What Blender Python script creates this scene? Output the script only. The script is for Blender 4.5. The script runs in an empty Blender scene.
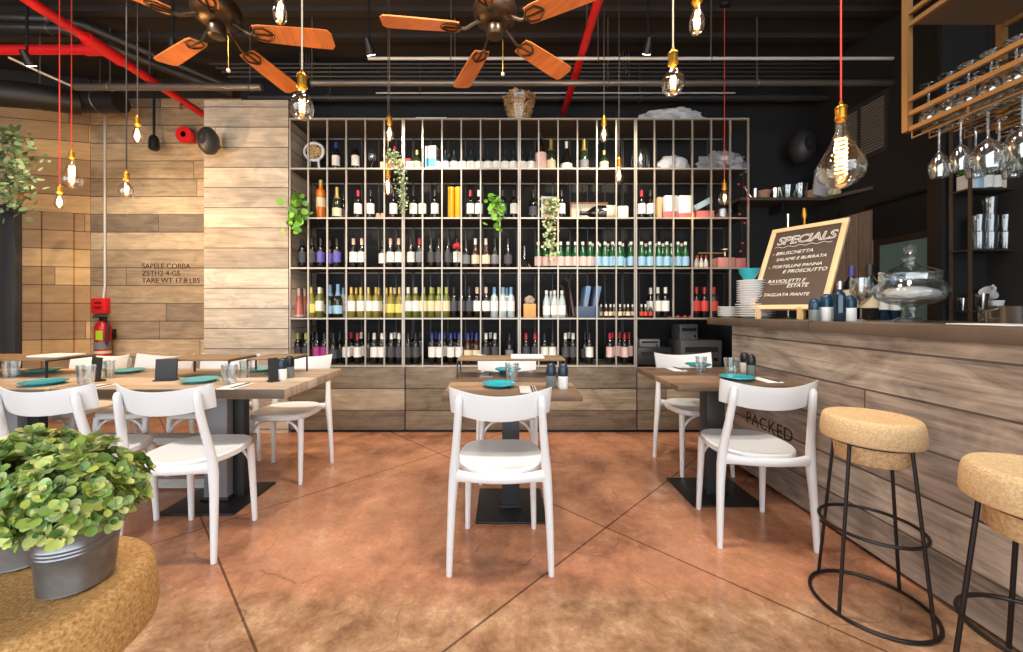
import bpy, bmesh, math, random
from mathutils import Vector, Matrix
random.seed(7)
C = bpy.context.scene
COL = C.collection
PI = math.pi
# ---------------------------------------------------------------- camera
F, PX, PY, H = 388.0, 503.0, 310.0, 1.16
cam_d = bpy.data.cameras.new('camera'); cam = bpy.data.objects.new('camera', cam_d); COL.objects.link(cam)
cam.location = (0, 0, H); cam.rotation_euler = (PI/2, 0, 0)
cam_d.sensor_width = 36; cam_d.lens = 36*F/1023
cam_d.shift_x = (511.5-PX)/1023; cam_d.shift_y = -(326-PY)/1023
cam_d.clip_start = .02; cam_d.clip_end = 60
C.camera = cam
# ---------------------------------------------------------------- world, daylight, exposure
w = bpy.data.worlds.new('world'); C.world = w; w.use_nodes = True
w.node_tree.nodes['Background'].inputs[0].default_value = (.86, .93, 1, 1)
w.node_tree.nodes['Background'].inputs[1].default_value = 2.2
def area(name, loc, rot, sx, sy, power, col):
    l = bpy.data.lights.new(name, 'AREA'); l.shape = 'RECTANGLE'; l.size = sx; l.size_y = sy; l.energy = power; l.color = col
    o = bpy.data.objects.new(name, l); COL.objects.link(o); o.location = loc; o.rotation_euler = rot; return o
area('daylight_storefront', (-.6, -1.75, 2.3), (PI/2+.02, 0, PI), 6.6, 2.7, 800, (.98, .985, 1))
v = C.view_settings
C.display_settings.display_device = 'sRGB'
v.view_transform = 'Standard'; v.look = 'None'; v.gamma = 1; v.use_curve_mapping = False
v.exposure = .72
C.cycles.use_denoising = True
C.cycles.max_bounces = 8; C.cycles.transparent_max_bounces = 24
C.cycles.caustics_reflective = False; C.cycles.caustics_refractive = False
C.cycles.sample_clamp_indirect = 4

def at(px, py, Y): return Vector(((px-PX)*Y/F, Y, H-(py-PY)*Y/F))
def xa(px, Y): return (px-PX)*Y/F
def za(py, Y): return H-(py-PY)*Y/F
# ---------------------------------------------------------------- materials
def lin(c):
    c = c/255
    return c/12.92 if c <= .04045 else ((c+.055)/1.055)**2.4
def rgb(c): return (lin(c[0]), lin(c[1]), lin(c[2]), 1)
MATS = {}
def P(name, col, rough=.5, metal=0, emit=None, es=0, spec=None, coat=0):
    if name in MATS: return MATS[name]
    m = bpy.data.materials.new(name); m.use_nodes = True
    b = m.node_tree.nodes['Principled BSDF']
    b.inputs['Base Color'].default_value = rgb(col); b.inputs['Roughness'].default_value = rough; b.inputs['Metallic'].default_value = metal
    if spec is not None: b.inputs['Specular IOR Level'].default_value = spec
    if coat: b.inputs['Coat Weight'].default_value = coat; b.inputs['Coat Roughness'].default_value = .05
    if emit: b.inputs['Emission Color'].default_value = rgb(emit); b.inputs['Emission Strength'].default_value = es
    m.diffuse_color = rgb(col); MATS[name] = m; return m
class NT:
    def __init__(s, m): s.n = m.node_tree.nodes; s.l = m.node_tree.links
    def new(s, t, **k):
        n = s.n.new(t)
        for a, b in k.items(): setattr(n, a, b)
        return n
    def put(s, inp, x):
        if isinstance(x, bpy.types.NodeSocket): s.l.new(x, inp)
        else: inp.default_value = x
    def math(s, op, a, b=0.0, c=0.0):
        n = s.new('ShaderNodeMath', operation=op)
        s.put(n.inputs[0], a); s.put(n.inputs[1], b); s.put(n.inputs[2], c); return n.outputs[0]
    def mix(s, f, a, b, bt='MIX'):
        n = s.new('ShaderNodeMixRGB', blend_type=bt); s.put(n.inputs[0], f); s.put(n.inputs[1], a); s.put(n.inputs[2], b); return n.outputs[0]
    def comb(s, x, y, z):
        n = s.new('ShaderNodeCombineXYZ'); s.put(n.inputs[0], x); s.put(n.inputs[1], y); s.put(n.inputs[2], z); return n.outputs[0]
    def noise(s, vec, scale, det=4, rough=.6, dist=0):
        n = s.new('ShaderNodeTexNoise'); s.put(n.inputs['Vector'], vec); n.inputs['Scale'].default_value = scale
        n.inputs['Detail'].default_value = det; n.inputs['Roughness'].default_value = rough; n.inputs['Distortion'].default_value = dist
        return n.outputs[0]
    def ramp(s, f, stops, const=False):
        n = s.new('ShaderNodeValToRGB'); s.put(n.inputs[0], f); e = n.color_ramp.elements
        if const: n.color_ramp.interpolation = 'CONSTANT'
        while len(e) < len(stops): e.new(.5)
        for q, (p, c) in zip(e, stops): q.position = p; q.color = rgb(c) if len(c) == 3 else c
        return n.outputs[0]
    def obj(s):
        t = s.new('ShaderNodeTexCoord'); x = s.new('ShaderNodeSeparateXYZ'); s.l.new(t.outputs['Object'], x.inputs[0])
        return t.outputs['Object'], x.outputs[0], x.outputs[1], x.outputs[2]
def planks(name, ua, va, h, L, cols, zoff=0, rough=.6, grain=.5, seam=.05, seam_col=(40, 32, 26), spec=.3, bump=.25, knots=True):
    m = P(name, cols[0], rough, spec=spec); t = NT(m); b = t.n['Principled BSDF']
    o, x, y, z = t.obj(); ax = {'X': x, 'Y': y, 'Z': z}
    vv = t.math('DIVIDE', t.math('ADD', ax[va], -zoff), h)
    row = t.math('FLOOR', vv); fv = t.math('FRACT', vv)
    w1 = t.new('ShaderNodeTexWhiteNoise', noise_dimensions='1D'); t.put(w1.inputs['W'], row)
    uu = t.math('ADD', t.math('DIVIDE', ax[ua], L), t.math('MULTIPLY', w1.outputs['Value'], 7.3))
    colm = t.math('FLOOR', uu); fu = t.math('FRACT', uu)
    w2 = t.new('ShaderNodeTexWhiteNoise', noise_dimensions='2D'); t.put(w2.inputs['Vector'], t.comb(row, colm, 0))
    n = len(cols)
    base = t.ramp(w2.outputs['Value'], [(i/n, c) for i, c in enumerate(cols)], True)
    off = t.math('MULTIPLY', w2.outputs['Value'], 37.0)
    gv = t.comb(t.math('ADD', t.math('MULTIPLY', ax[ua], 1.6), off), t.math('MULTIPLY', ax[va], 26.0), off)
    g = t.noise(gv, 1.5, 6, .65, .6)
    g2 = t.noise(t.comb(t.math('ADD', t.math('MULTIPLY', ax[ua], 3.0), off), t.math('MULTIPLY', ax[va], 7.0), off), 1.0, 3, .6, 1.2)
    k = t.math('ADD', t.math('MULTIPLY', t.math('ADD', g, -.5), grain*1.5), t.math('MULTIPLY', t.math('ADD', g2, -.5), grain*1.5))
    k = t.math('ADD', k, 1.0)
    c = t.mix(1.0, base, t.comb(k, k, k), 'MULTIPLY')
    s1 = t.math('LESS_THAN', fv, seam); s2 = t.math('LESS_THAN', fu, seam*h/L*.7)
    sm = t.math('MAXIMUM', s1, s2)
    c = t.mix(t.math('MULTIPLY', sm, .75), c, rgb(seam_col))
    t.put(b.inputs['Base Color'], c)
    if bump:
        bp = t.new('ShaderNodeBump'); bp.inputs['Strength'].default_value = bump; bp.inputs['Distance'].default_value = .004
        t.put(bp.inputs['Height'], t.math('SUBTRACT', g, t.math('MULTIPLY', sm, 2.0))); t.put(b.inputs['Normal'], bp.outputs[0])
    return m
def glass(name, tint=(235, 240, 240), lo=.06, hi=.75, rough=.03, gl=(255, 255, 255)):
    """thin clear glass: transparent body, glossy towards grazing angles"""
    if name in MATS: return MATS[name]
    m = bpy.data.materials.new(name); m.use_nodes = True; t = NT(m); t.n.remove(t.n['Principled BSDF'])
    tr = t.new('ShaderNodeBsdfTransparent'); tr.inputs[0].default_value = rgb(tint)
    g = t.new('ShaderNodeBsdfGlossy'); g.inputs['Color'].default_value = rgb(gl); g.inputs['Roughness'].default_value = rough
    lw = t.new('ShaderNodeLayerWeight'); lw.inputs[0].default_value = .35
    f = t.math('MULTIPLY_ADD', lw.outputs['Facing'], hi-lo, lo)
    mx = t.new('ShaderNodeMixShader'); t.put(mx.inputs[0], f); t.l.new(tr.outputs[0], mx.inputs[1]); t.l.new(g.outputs[0], mx.inputs[2])
    t.l.new(mx.outputs[0], t.n['Material Output'].inputs[0]); MATS[name] = m; return m
def speckle(name, cols, scale=90, rough=.8, det=3, bump=.3, stops=None):
    m = P(name, cols[0], rough); t = NT(m); b = t.n['Principled BSDF']; o, x, y, z = t.obj()
    f = t.noise(o, scale, det, .7); n = len(cols)
    st = stops or [(.3+.4*i/(n-1), c) for i, c in enumerate(cols)]
    t.put(b.inputs['Base Color'], t.ramp(f, st))
    if bump:
        bp = t.new('ShaderNodeBump'); bp.inputs['Strength'].default_value = bump; bp.inputs['Distance'].default_value = .003
        t.put(bp.inputs['Height'], f); t.put(b.inputs['Normal'], bp.outputs[0])
    return m
M_white = P('white_plastic', (226, 226, 225), .32)
M_black = P('black_metal', (24, 24, 26), .45)
M_dark = P('dark_paint', (20, 19, 20), .7)
M_ceil = P('ceiling_paint', (44, 36, 30), .8)
M_pipe = P('dark_grey_pipe', (62, 58, 55), .4, .3)
M_steelp = P('grey_steel_pipe', (120, 112, 104), .3, .6)
M_cond = P('pale_conduit', (205, 200, 192), .35, .2)
M_red = P('red_pipe_paint', (214, 30, 34), .4)
M_brass = P('brass', (190, 140, 50), .3, .9)
M_cord_r = P('red_cord', (205, 55, 45), .7)
M_cord_k = P('dark_cord', (60, 48, 38), .7)
M_cord_w = P('pale_cord', (215, 200, 170), .7)
M_bulb = glass('bulb_glass', (250, 240, 224), .07, .9, .02)
M_clear = glass('clear_glass', (240, 244, 245), .13, .95, .05)
M_bronze = P('antique_bronze', (82, 66, 50), .35, .8)
M_rackmetal = P('rack_steel', (176, 168, 156), .4, .4)
M_rearbar = P('rack_rear_steel', (84, 80, 76), .5, .4)
M_shelfp = P('rack_shelf_plate', (78, 68, 58), .5, .3)
M_brown = P('gold_brown_metal', (132, 98, 58), .42, .4)
M_teal = P('teal_ceramic', (38, 158, 172), .25, coat=.5)
M_aqua = P('pale_teal_ceramic', (96, 165, 165), .3)
M_cream = P('cream_paper', (232, 220, 190), .7)
M_paper = P('white_paper', (236, 234, 228), .7)
M_chrome = P('polished_steel', (215, 212, 205), .15, 1)
M_galv = speckle('galvanised_steel', [(112, 115, 119), (158, 161, 165)], 14, .32, 3, 0)
M_galv.node_tree.nodes['Principled BSDF'].inputs['Metallic'].default_value = .85
M_cork = speckle('cork', [(150, 100, 50), (194, 144, 82), (220, 178, 120)], 190, .85, 4, .5)
M_corkpale = speckle('pale_cork', [(172, 132, 88), (205, 170, 124), (222, 194, 152)], 80, .85, 4, .4)
M_terr = P('terracotta', (186, 138, 108), .8)
W_mid = [(150, 128, 104), (128, 108, 88), (168, 146, 120), (112, 96, 80), (184, 162, 136), (140, 122, 102)]
M_pier = planks('pier_planks', 'X', 'Z', .19, 5.5, [(182, 170, 153), (164, 152, 136), (200, 186, 166), (154, 142, 127), (190, 176, 158)], .03, .6, .75)
M_recess = planks('recess_planks', 'X', 'Z', .2, 1.9, [(172, 148, 116), (152, 131, 106), (184, 158, 124), (132, 115, 96), (190, 166, 134), (160, 138, 110)], .03, .6, .75)
M_angled = planks('angled_wall_planks', 'X', 'Z', .2, 1.3, [(204, 164, 112), (178, 142, 100), (214, 174, 122), (164, 130, 94)], .03, .6, .4)
M_cab = planks('cabinet_planks', 'X', 'Z', .207, 2.4, [(140, 124, 104), (126, 112, 94), (154, 138, 116), (114, 101, 85)], 0, .5, 1.0)
M_bar = planks('bar_planks', 'Y', 'Z', .194, 9, [(166, 150, 137), (154, 138, 126), (172, 157, 143), (146, 130, 118)], .0, .55, 1.25)
M_bartop = planks('bar_top_wood', 'Y', 'X', .16, 2.2, [(104, 88, 76), (114, 97, 84)], 0, .35, .5)
M_ttop = planks('brown_table_wood', 'X', 'Y', .118, 3.0, [(142, 112, 88), (120, 94, 74), (156, 126, 98), (110, 88, 70)], .35, .4, .7, .03)
M_ttop2 = planks('grey_table_wood', 'X', 'Y', .118, 3.0, [(196, 172, 148), (180, 156, 132), (206, 184, 160), (168, 146, 124)], .35, .45, .6, .03)
M_blade = planks('fan_blade_wood', 'Y', 'X', .4, 5, [(196, 112, 56)], .2, .35, .6, 0)
M_tray = planks('tray_wood', 'X', 'Y', .3, 3, [(138, 112, 84)], 0, .5, .5, 0)
def floor_mat():
    m = P('stained_concrete', (170, 105, 70), .25); t = NT(m); b = t.n['Principled BSDF']; o, x, y, z = t.obj()
    n1 = t.noise(o, 1.3, 7, .66, .25); n2 = t.noise(o, 6.5, 8, .74, .15); n3 = t.noise(o, 42, 6, .8, .1)
    red = t.ramp(n1, [(.30, (92, 60, 48)), (.40, (146, 98, 74)), (.50, (180, 124, 92)), (.60, (188, 132, 98)), (.70, (206, 166, 136))])
    tan = t.ramp(n2, [(.30, (112, 82, 60)), (.42, (140, 106, 78)), (.53, (160, 126, 94)), (.66, (184, 154, 122))])
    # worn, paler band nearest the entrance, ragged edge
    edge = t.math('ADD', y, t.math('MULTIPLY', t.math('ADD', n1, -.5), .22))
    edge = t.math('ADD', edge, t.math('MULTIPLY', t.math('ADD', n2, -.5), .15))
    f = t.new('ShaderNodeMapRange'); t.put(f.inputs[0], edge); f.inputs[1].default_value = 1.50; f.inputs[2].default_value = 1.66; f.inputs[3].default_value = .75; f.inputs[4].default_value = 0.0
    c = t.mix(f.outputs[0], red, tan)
    mott = t.math('MULTIPLY_ADD', t.math('ADD', n2, -.5), 1.15, 1.0); mott = t.math('ADD', mott, t.math('MULTIPLY', t.math('ADD', n3, -.5), .8))
    c = t.mix(1, c, t.comb(mott, mott, mott), 'MULTIPLY')
    pale = t.math('MULTIPLY', t.math('GREATER_THAN', n3, .60), t.math('GREATER_THAN', n2, .55))
    c = t.mix(t.math('MULTIPLY', pale, .38), c, rgb((214, 188, 152)))
    # hairline cracks
    vr = t.new('ShaderNodeTexVoronoi', feature='DISTANCE_TO_EDGE'); vr.inputs['Scale'].default_value = .9
    dv = t.new('ShaderNodeVectorMath', operation='ADD'); t.put(dv.inputs[0], o); nn = t.new('ShaderNodeTexNoise'); nn.inputs['Scale'].default_value = 3; t.put(nn.inputs['Vector'], o)
    sc = t.new('ShaderNodeVectorMath', operation='SCALE'); t.put(sc.inputs[0], nn.outputs['Color']); sc.inputs['Scale'].default_value = .5
    t.put(dv.inputs[1], sc.outputs[0]); t.put(vr.inputs['Vector'], dv.outputs[0])
    crack = t.math('MULTIPLY', t.math('MULTIPLY', t.math('LESS_THAN', vr.outputs['Distance'], .004), t.math('GREATER_THAN', n2, .5)), .35)
    c = t.mix(crack, c, rgb((70, 42, 30)))
    # saw-cut control joints on the diagonal
    def joint(s, off):
        q = t.math('ADD', t.math('ADD', x, t.math('MULTIPLY', y, s)), -off+21.4)
        q = t.math('FRACT', t.math('DIVIDE', q, 2.14))
        q = t.math('ABSOLUTE', t.math('ADD', q, -.5))
        return t.math('GREATER_THAN', q, .5-.0030)
    j = t.math('MAXIMUM', joint(1.0, 2.62), joint(-1.0, -1.52))
    c = t.mix(t.math('MULTIPLY', j, .75), c, rgb((52, 32, 24)))
    t.put(b.inputs['Base Color'], c)
    t.put(b.inputs['Roughness'], t.math('MULTIPLY_ADD', n2, .24, .08))
    bp = t.new('ShaderNodeBump'); bp.inputs['Strength'].default_value = .08; bp.inputs['Distance'].default_value = .004; t.put(bp.inputs['Height'], n3); t.put(b.inputs['Normal'], bp.outputs[0])
    return m
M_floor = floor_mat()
# ---------------------------------------------------------------- mesh building
class MB:
    def __init__(s): s.v = []; s.f = []
    def add(s, vs, fs, M=None):
        k = len(s.v)
        s.v += [(M @ Vector(p)) if M else Vector(p) for p in vs]
        s.f += [tuple(i+k for i in f) for f in fs]; return s
    def box(s, x0, x1, y0, y1, z0, z1, M=None, bev=0):
        if bev:
            bm = bmesh.new(); bmesh.ops.create_cube(bm, size=1)
            for q in bm.verts: q.co = Vector(((x0+x1)/2+q.co.x*(x1-x0), (y0+y1)/2+q.co.y*(y1-y0), (z0+z1)/2+q.co.z*(z1-z0)))
            bmesh.ops.bevel(bm, geom=bm.edges[:], offset=bev, segments=2, profile=.5, affect='EDGES')
            bm.verts.index_update()
            vs = [q.co.copy() for q in bm.verts]; fs = [[q.index for q in f.verts] for f in bm.faces]; bm.free()
            return s.add(vs, fs, M)
        vs = [(x, y, z) for x in (x0, x1) for y in (y0, y1) for z in (z0, z1)]
        return s.add(vs, [(0, 1, 3, 2), (4, 6, 7, 5), (0, 4, 5, 1), (2, 3, 7, 6), (0, 2, 6, 4), (1, 5, 7, 3)], M)
    def tube(s, pts, r, n=8, closed=False, cap=True, M=None):
        pts = [Vector(p) for p in pts]; m = len(pts)
        rs = r if isinstance(r, (list, tuple)) else [r]*m
        vs = []; up = None
        for i, p in enumerate(pts):
            if closed: d = pts[(i+1) % m]-pts[i-1]
            else: d = pts[min(i+1, m-1)]-pts[max(i-1, 0)]
            d = d.normalized() if d.length > 1e-9 else Vector((0, 0, 1))
            if up is None: up = Vector((0, 0, 1)) if abs(d.z) < .9 else Vector((0, 1, 0))
            a = up-d*up.dot(d)
            a = a.normalized() if a.length > 1e-6 else d.orthogonal().normalized()
            up = a; b = d.cross(a)
            rr = rs[i]; ra, rb = rr if isinstance(rr, tuple) else (rr, rr)
            for k in range(n):
                t = 2*PI*k/n; vs.append(p+a*(ra*math.cos(t))+b*(rb*math.sin(t)))
        fs = []
        for i in range(m if closed else m-1):
            j = (i+1) % m
            for k in range(n): fs.append((i*n+k, i*n+(k+1) % n, j*n+(k+1) % n, j*n+k))
        if cap and not closed: fs.append(tuple(range(n-1, -1, -1))); fs.append(tuple(range((m-1)*n, m*n)))
        return s.add(vs, fs, M)
    def lathe(s, prof, n=16, M=None, c=(0, 0, 0)):
        vs = []; fs = []; m = len(prof)
        for r, z in prof:
            for k in range(n):
                t = 2*PI*k/n; vs.append((c[0]+r*math.cos(t), c[1]+r*math.sin(t), c[2]+z))
        for i in range(m-1):
            for k in range(n): fs.append((i*n+k, i*n+(k+1) % n, (i+1)*n+(k+1) % n, (i+1)*n+k))
        if prof[0][0] > 1e-6: fs.append(tuple(range(n-1, -1, -1)))
        if prof[-1][0] > 1e-6: fs.append(tuple(range((m-1)*n, m*n)))
        return s.add(vs, fs, M)
    def grid(s, fn, nu, nv, M=None):
        vs = [fn(i/nu, j/nv) for i in range(nu+1) for j in range(nv+1)]
        fs = [(i*(nv+1)+j, (i+1)*(nv+1)+j, (i+1)*(nv+1)+j+1, i*(nv+1)+j+1) for i in range(nu) for j in range(nv)]
        return s.add(vs, fs, M)
    def mesh(s, name, mat, smooth=True, angle=40):
        me = bpy.data.meshes.new(name); me.from_pydata([tuple(p) for p in s.v], [], s.f)
        bm = bmesh.new(); bm.from_mesh(me); bmesh.ops.remove_doubles(bm, verts=bm.verts, dist=1e-6)
        bmesh.ops.recalc_face_normals(bm, faces=bm.faces); bm.to_mesh(me); bm.free()
        me.materials.append(mat)
        if smooth:
            me.polygons.foreach_set('use_smooth', [True]*len(me.polygons))
            me.set_sharp_from_angle(angle=math.radians(angle))
        me.update(); return me
    def build(s, name, mat, parent=None, loc=None, rotz=0, smooth=True, angle=40):
        return link(name, s.mesh(name, mat, smooth, angle), parent, loc, rotz)
def link(name, me, parent=None, loc=None, rotz=0):
    o = bpy.data.objects.new(name, me); COL.objects.link(o)
    if parent: o.parent = parent
    if loc is not None: o.location = loc
    if rotz: o.rotation_euler = (0, 0, rotz)
    return o
def tag(o, label, cat, group=None):
    assert 4 <= len(label.split()) <= 16, (len(label.split()), label)
    o['label'] = label; o['category'] = cat
    if group: o['group'] = group
    return o
def thing(name, label, cat, loc=(0, 0, 0), rotz=0, group=None):
    o = bpy.data.objects.new(name, None); COL.objects.link(o); o.location = loc; o.rotation_euler = (0, 0, rotz)
    o.empty_display_size = .05
    return tag(o, label, cat, group)
def dup(root, label, loc, rotz=0, group=None):
    def cp(o, par):
        c = o.copy(); COL.objects.link(c)
        if par: c.parent = par
        for ch in o.children: cp(ch, c)
        return c
    r = cp(root, None); r.location = loc; r.rotation_euler = (root.rotation_euler.x, root.rotation_euler.y, rotz); r['label'] = label
    assert 4 <= len(label.split()) <= 16, label
    if group: r['group'] = group
    return r
def struct(name, mb, mat, parent=None, smooth=False):
    o = mb.build(name, mat, parent, smooth=smooth)
    if not parent: o['kind'] = 'structure'
    return o
def text(name, body, size, mat, M, parent=None, outline=0, shear=0, space=1.0, ext=.0006, align='LEFT'):
    cu = bpy.data.curves.new('text', 'FONT'); cu.body = body; cu.size = size; cu.shear = shear; cu.space_character = space; cu.align_x = align
    cu.extrude = ext; cu.resolution_u = 3
    if outline: cu.fill_mode = 'NONE'; cu.extrude = 0; cu.bevel_depth = outline; cu.bevel_resolution = 0
    o = bpy.data.objects.new('text', cu); COL.objects.link(o)
    dg = bpy.context.evaluated_depsgraph_get(); me = bpy.data.meshes.new_from_object(o.evaluated_get(dg))
    bpy.data.objects.remove(o); bpy.data.curves.remove(cu)
    me.transform(M); me.materials.clear(); me.materials.append(mat); me.name = name
    return link(name, me, parent)
def frameM(o, ux, uy):
    """matrix whose local x runs along ux, y along uy, origin o"""
    ux = Vector(ux).normalized(); uy = (Vector(uy)-ux*Vector(uy).dot(ux)).normalized(); uz = ux.cross(uy)
    return Matrix(((ux.x, uy.x, uz.x, o[0]), (ux.y, uy.y, uz.y, o[1]), (ux.z, uy.z, uz.z, o[2]), (0, 0, 0, 1)))
def T(x, y, z): return Matrix.Translation((x, y, z))
def R(a, ax): return Matrix.Rotation(a, 4, ax)
# ================================================================ SETTING
CZ = 3.75; XR = 3.41; YB = 4.15; XRACK = xa(289, 3.66)
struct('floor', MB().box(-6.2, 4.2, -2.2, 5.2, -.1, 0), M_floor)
ce = MB().box(-6.2, 4.2, -2.2, 5.2, CZ, CZ+.1); struct('ceiling', ce, M_ceil)
struct('wall_back', MB().box(-2.85, XR+.1, 4.22, 4.35, 0, CZ), M_dark)
struct('wall_right', MB().box(XR, XR+.1, -2.2, 4.22, 0, CZ), P('dark_wall_paint', (34, 31, 30), .7))
struct('wall_left', MB().box(-5.75, -5.65, -2.2, 4.6, 0, CZ), P('left_wall_paint', (90, 76, 60), .7))
struct('wall_pier', MB().box(xa(204, 3.66), XRACK-.008, 3.66, 4.22, 0, za(100, 3.66)), M_pier)

struct('wall_recess', MB().box(xa(89, 4.35), xa(204, 3.66)+.02, 4.36, 4.46, 0, za(98, 4.35)), M_recess)
struct('trim_2', MB().box(xa(89, 4.35), xa(204, 3.66)+.02, 4.36, 4.46, za(98, 4.35), CZ), M_ceil)
# angled plank wall on the far left, built along its own x axis
aw = MB().box(-1.25, 0, 0, .08, 0, za(98, 4.35)).build('wall_angled', M_angled, loc=(xa(90, 4.35), 4.35, 0), rotz=math.atan2(.24, 1), smooth=False); aw['kind'] = 'structure'
aw2 = MB().box(-1.25, 0, 0, .08, za(98, 4.35), CZ).build('trim_3', M_ceil, loc=(xa(90, 4.35), 4.35, 0), rotz=math.atan2(.24, 1), smooth=False); aw2['kind'] = 'structure'
# tall plank-faced panels on the angled wall
aM = aw.matrix_basis
def aw_x(px):   # local x along the angled wall where image column px meets it
    m = (px-PX)/F; c, s_ = math.cos(math.atan2(.24, 1)), math.sin(math.atan2(.24, 1)); X0, Y0 = xa(90, 4.35), 4.35
    return (m*Y0-X0)/(c-m*s_)
for a_, b_ in ((10, 43.3), (45, 75)):
    q = MB().box(aw_x(a_), aw_x(b_), -.03, -.001, .02, 2.235).build('trim_6', M_angled, aw, smooth=False)
# ceiling ribs
for i, (y, z) in enumerate([(3.30, CZ-.045), (3.62, CZ-.045), (2.9, CZ-.045), (2.45, CZ-.045), (2.0, CZ-.045), (1.5, CZ-.045)]):
    struct('trim_%d' % (i+10), MB().box(-5.6, XR, y, y+.07, z, CZ), P('ceiling_rib', (50, 44, 40), .5))
# ================================================================ WOODEN BASE CABINETS UNDER THE RACK
def cabinet(x0, x1, label):
    t = thing('base_cabinet', label, 'cabinet', ((x0+x1)/2, 3.66, 0), 0, 'plank-fronted base cabinets under the wine rack')
    h = (x1-x0)/2
    MB().box(-h+.006, h-.006, .03, .5, .05, .60).build('carcass', M_dark, t, smooth=False)
    # front kept in world alignment so the planks run on
    MB().box(-h+.005, h-.005, 0, .03, .03, .62, bev=.003).build('door', M_cab, t)
    MB().box(-h+.006, h-.006, .04, .45, 0, .05).build('plinth', M_black, t, smooth=False)
XJ = [XRACK, xa(403.2, 3.66), xa(519.3, 3.66), xa(635.7, 3.66), xa(749.5, 3.66)]
cabinet(XJ[0], xa(405, 3.66), 'plank-fronted base cabinet beside the wooden pier, left end of the rack')
cabinet(xa(405, 3.66), xa(637, 3.66), 'wide plank-fronted base cabinet behind the middle table')
cabinet(xa(637, 3.66), xa(737, 3.66), 'plank-fronted base cabinet under the printers beside the bar')
# ================================================================ STEEL WINE RACK, four units
LZ = [2.965, 2.495, 2.028, 1.556, 1.080, .632]   # shelf levels
BARW = .0115
def rack_unit(k, x0, x1, label):
    t = thing('wine_rack', label, 'wine rack', (x0, 3.66, .62), 0, 'steel bottle rack units')
    W = x1-x0; z0 = 0
    ups = [W*i/6 for i in range(7)]
    for i, u in enumerate(ups):
        u = min(max(u, BARW/2+.002), W-BARW/2-.002)
        zb = z0 if (k < 3 or i in (0,)) else 1.080-.62
        MB().box(u-BARW/2, u+BARW/2, 0, .018, zb, 2.965-.62).build('upright', M_rackmetal, t, smooth=False)
        MB().box(u-.004, u+.004, .405, .419, zb, 2.965-.62).build('rear_upright', M_rearbar, t, smooth=False)
    for j, z in enumerate(LZ):
        if k == 3 and j == 5: continue
        MB().box(.002, W-.002, .019, .42, z-.62-.004, z-.62+.004).build('shelf', M_shelfp, t, smooth=False)
        e = MB().box(.002, W-.002, -.002, .019, z-.62-.008, z-.62+.006); e.build('front_rail', M_rackmetal, t, smooth=False)
        MB().box(.002, W-.002, .419, .43, z-.62-.011, z-.62+.009).build('rear_rail', M_rackmetal, t, smooth=False)
UN = ['leftmost unit of the steel wine rack, next to the plank pier',
      'steel wine rack unit behind the left ceiling pendants, second from the pier',
      'steel wine rack unit right of the cork vase, holding the big lying bottle',
      'rightmost steel wine rack unit, open below, beside the bar']
for k in range(4): rack_unit(k, XJ[k], XJ[k+1], UN[k])
# ================================================================ BAR
t = thing('bar_counter', 'bar counter clad in weathered grey-brown horizontal planks', 'bar', (0, 0, 0))
MB().box(1.73, 1.76, -.6, 2.93, .02, 1.044).build('front_panel', M_bar, t, smooth=False)
MB().box(1.76, 2.35, 2.90, 2.93, .02, 1.044).build('end_panel', M_cab, t, smooth=False)
MB().box(1.76, 2.33, -.6, 2.90, .02, .06).build('base_plinth', M_black, t, smooth=False)
MB().box(2.30, 2.35, -.6, 2.90, .06, 1.044).build('back_panel', M_dark, t, smooth=False)
stencil = P('stencil_ink', (52, 34, 24), .8)
text('stencil_text', 'PACKED', .115, stencil, frameM((1.7285, 2.76, .365), (0, -1, 0), (0, 0, 1)), t, space=1.05)
tag(MB().box(1.665, 2.42, -.6, 3.17, 1.045, 1.10, bev=.004).build('bar_worktop', M_bartop), 'thick dark wooden worktop running along the top of the bar', 'worktop')
# wall stencil
st = text('stencil_text', 'SAPELE COBBA\nZ5TH2-4-GS\nTARE WT 17.8 LBS', .081, stencil, frameM((xa(142, 4.36), 4.357, za(268.5, 4.36)), (1, 0, 0), (0, 0, 1)), ext=.001)
st.parent = bpy.data.objects['wall_recess']
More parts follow.
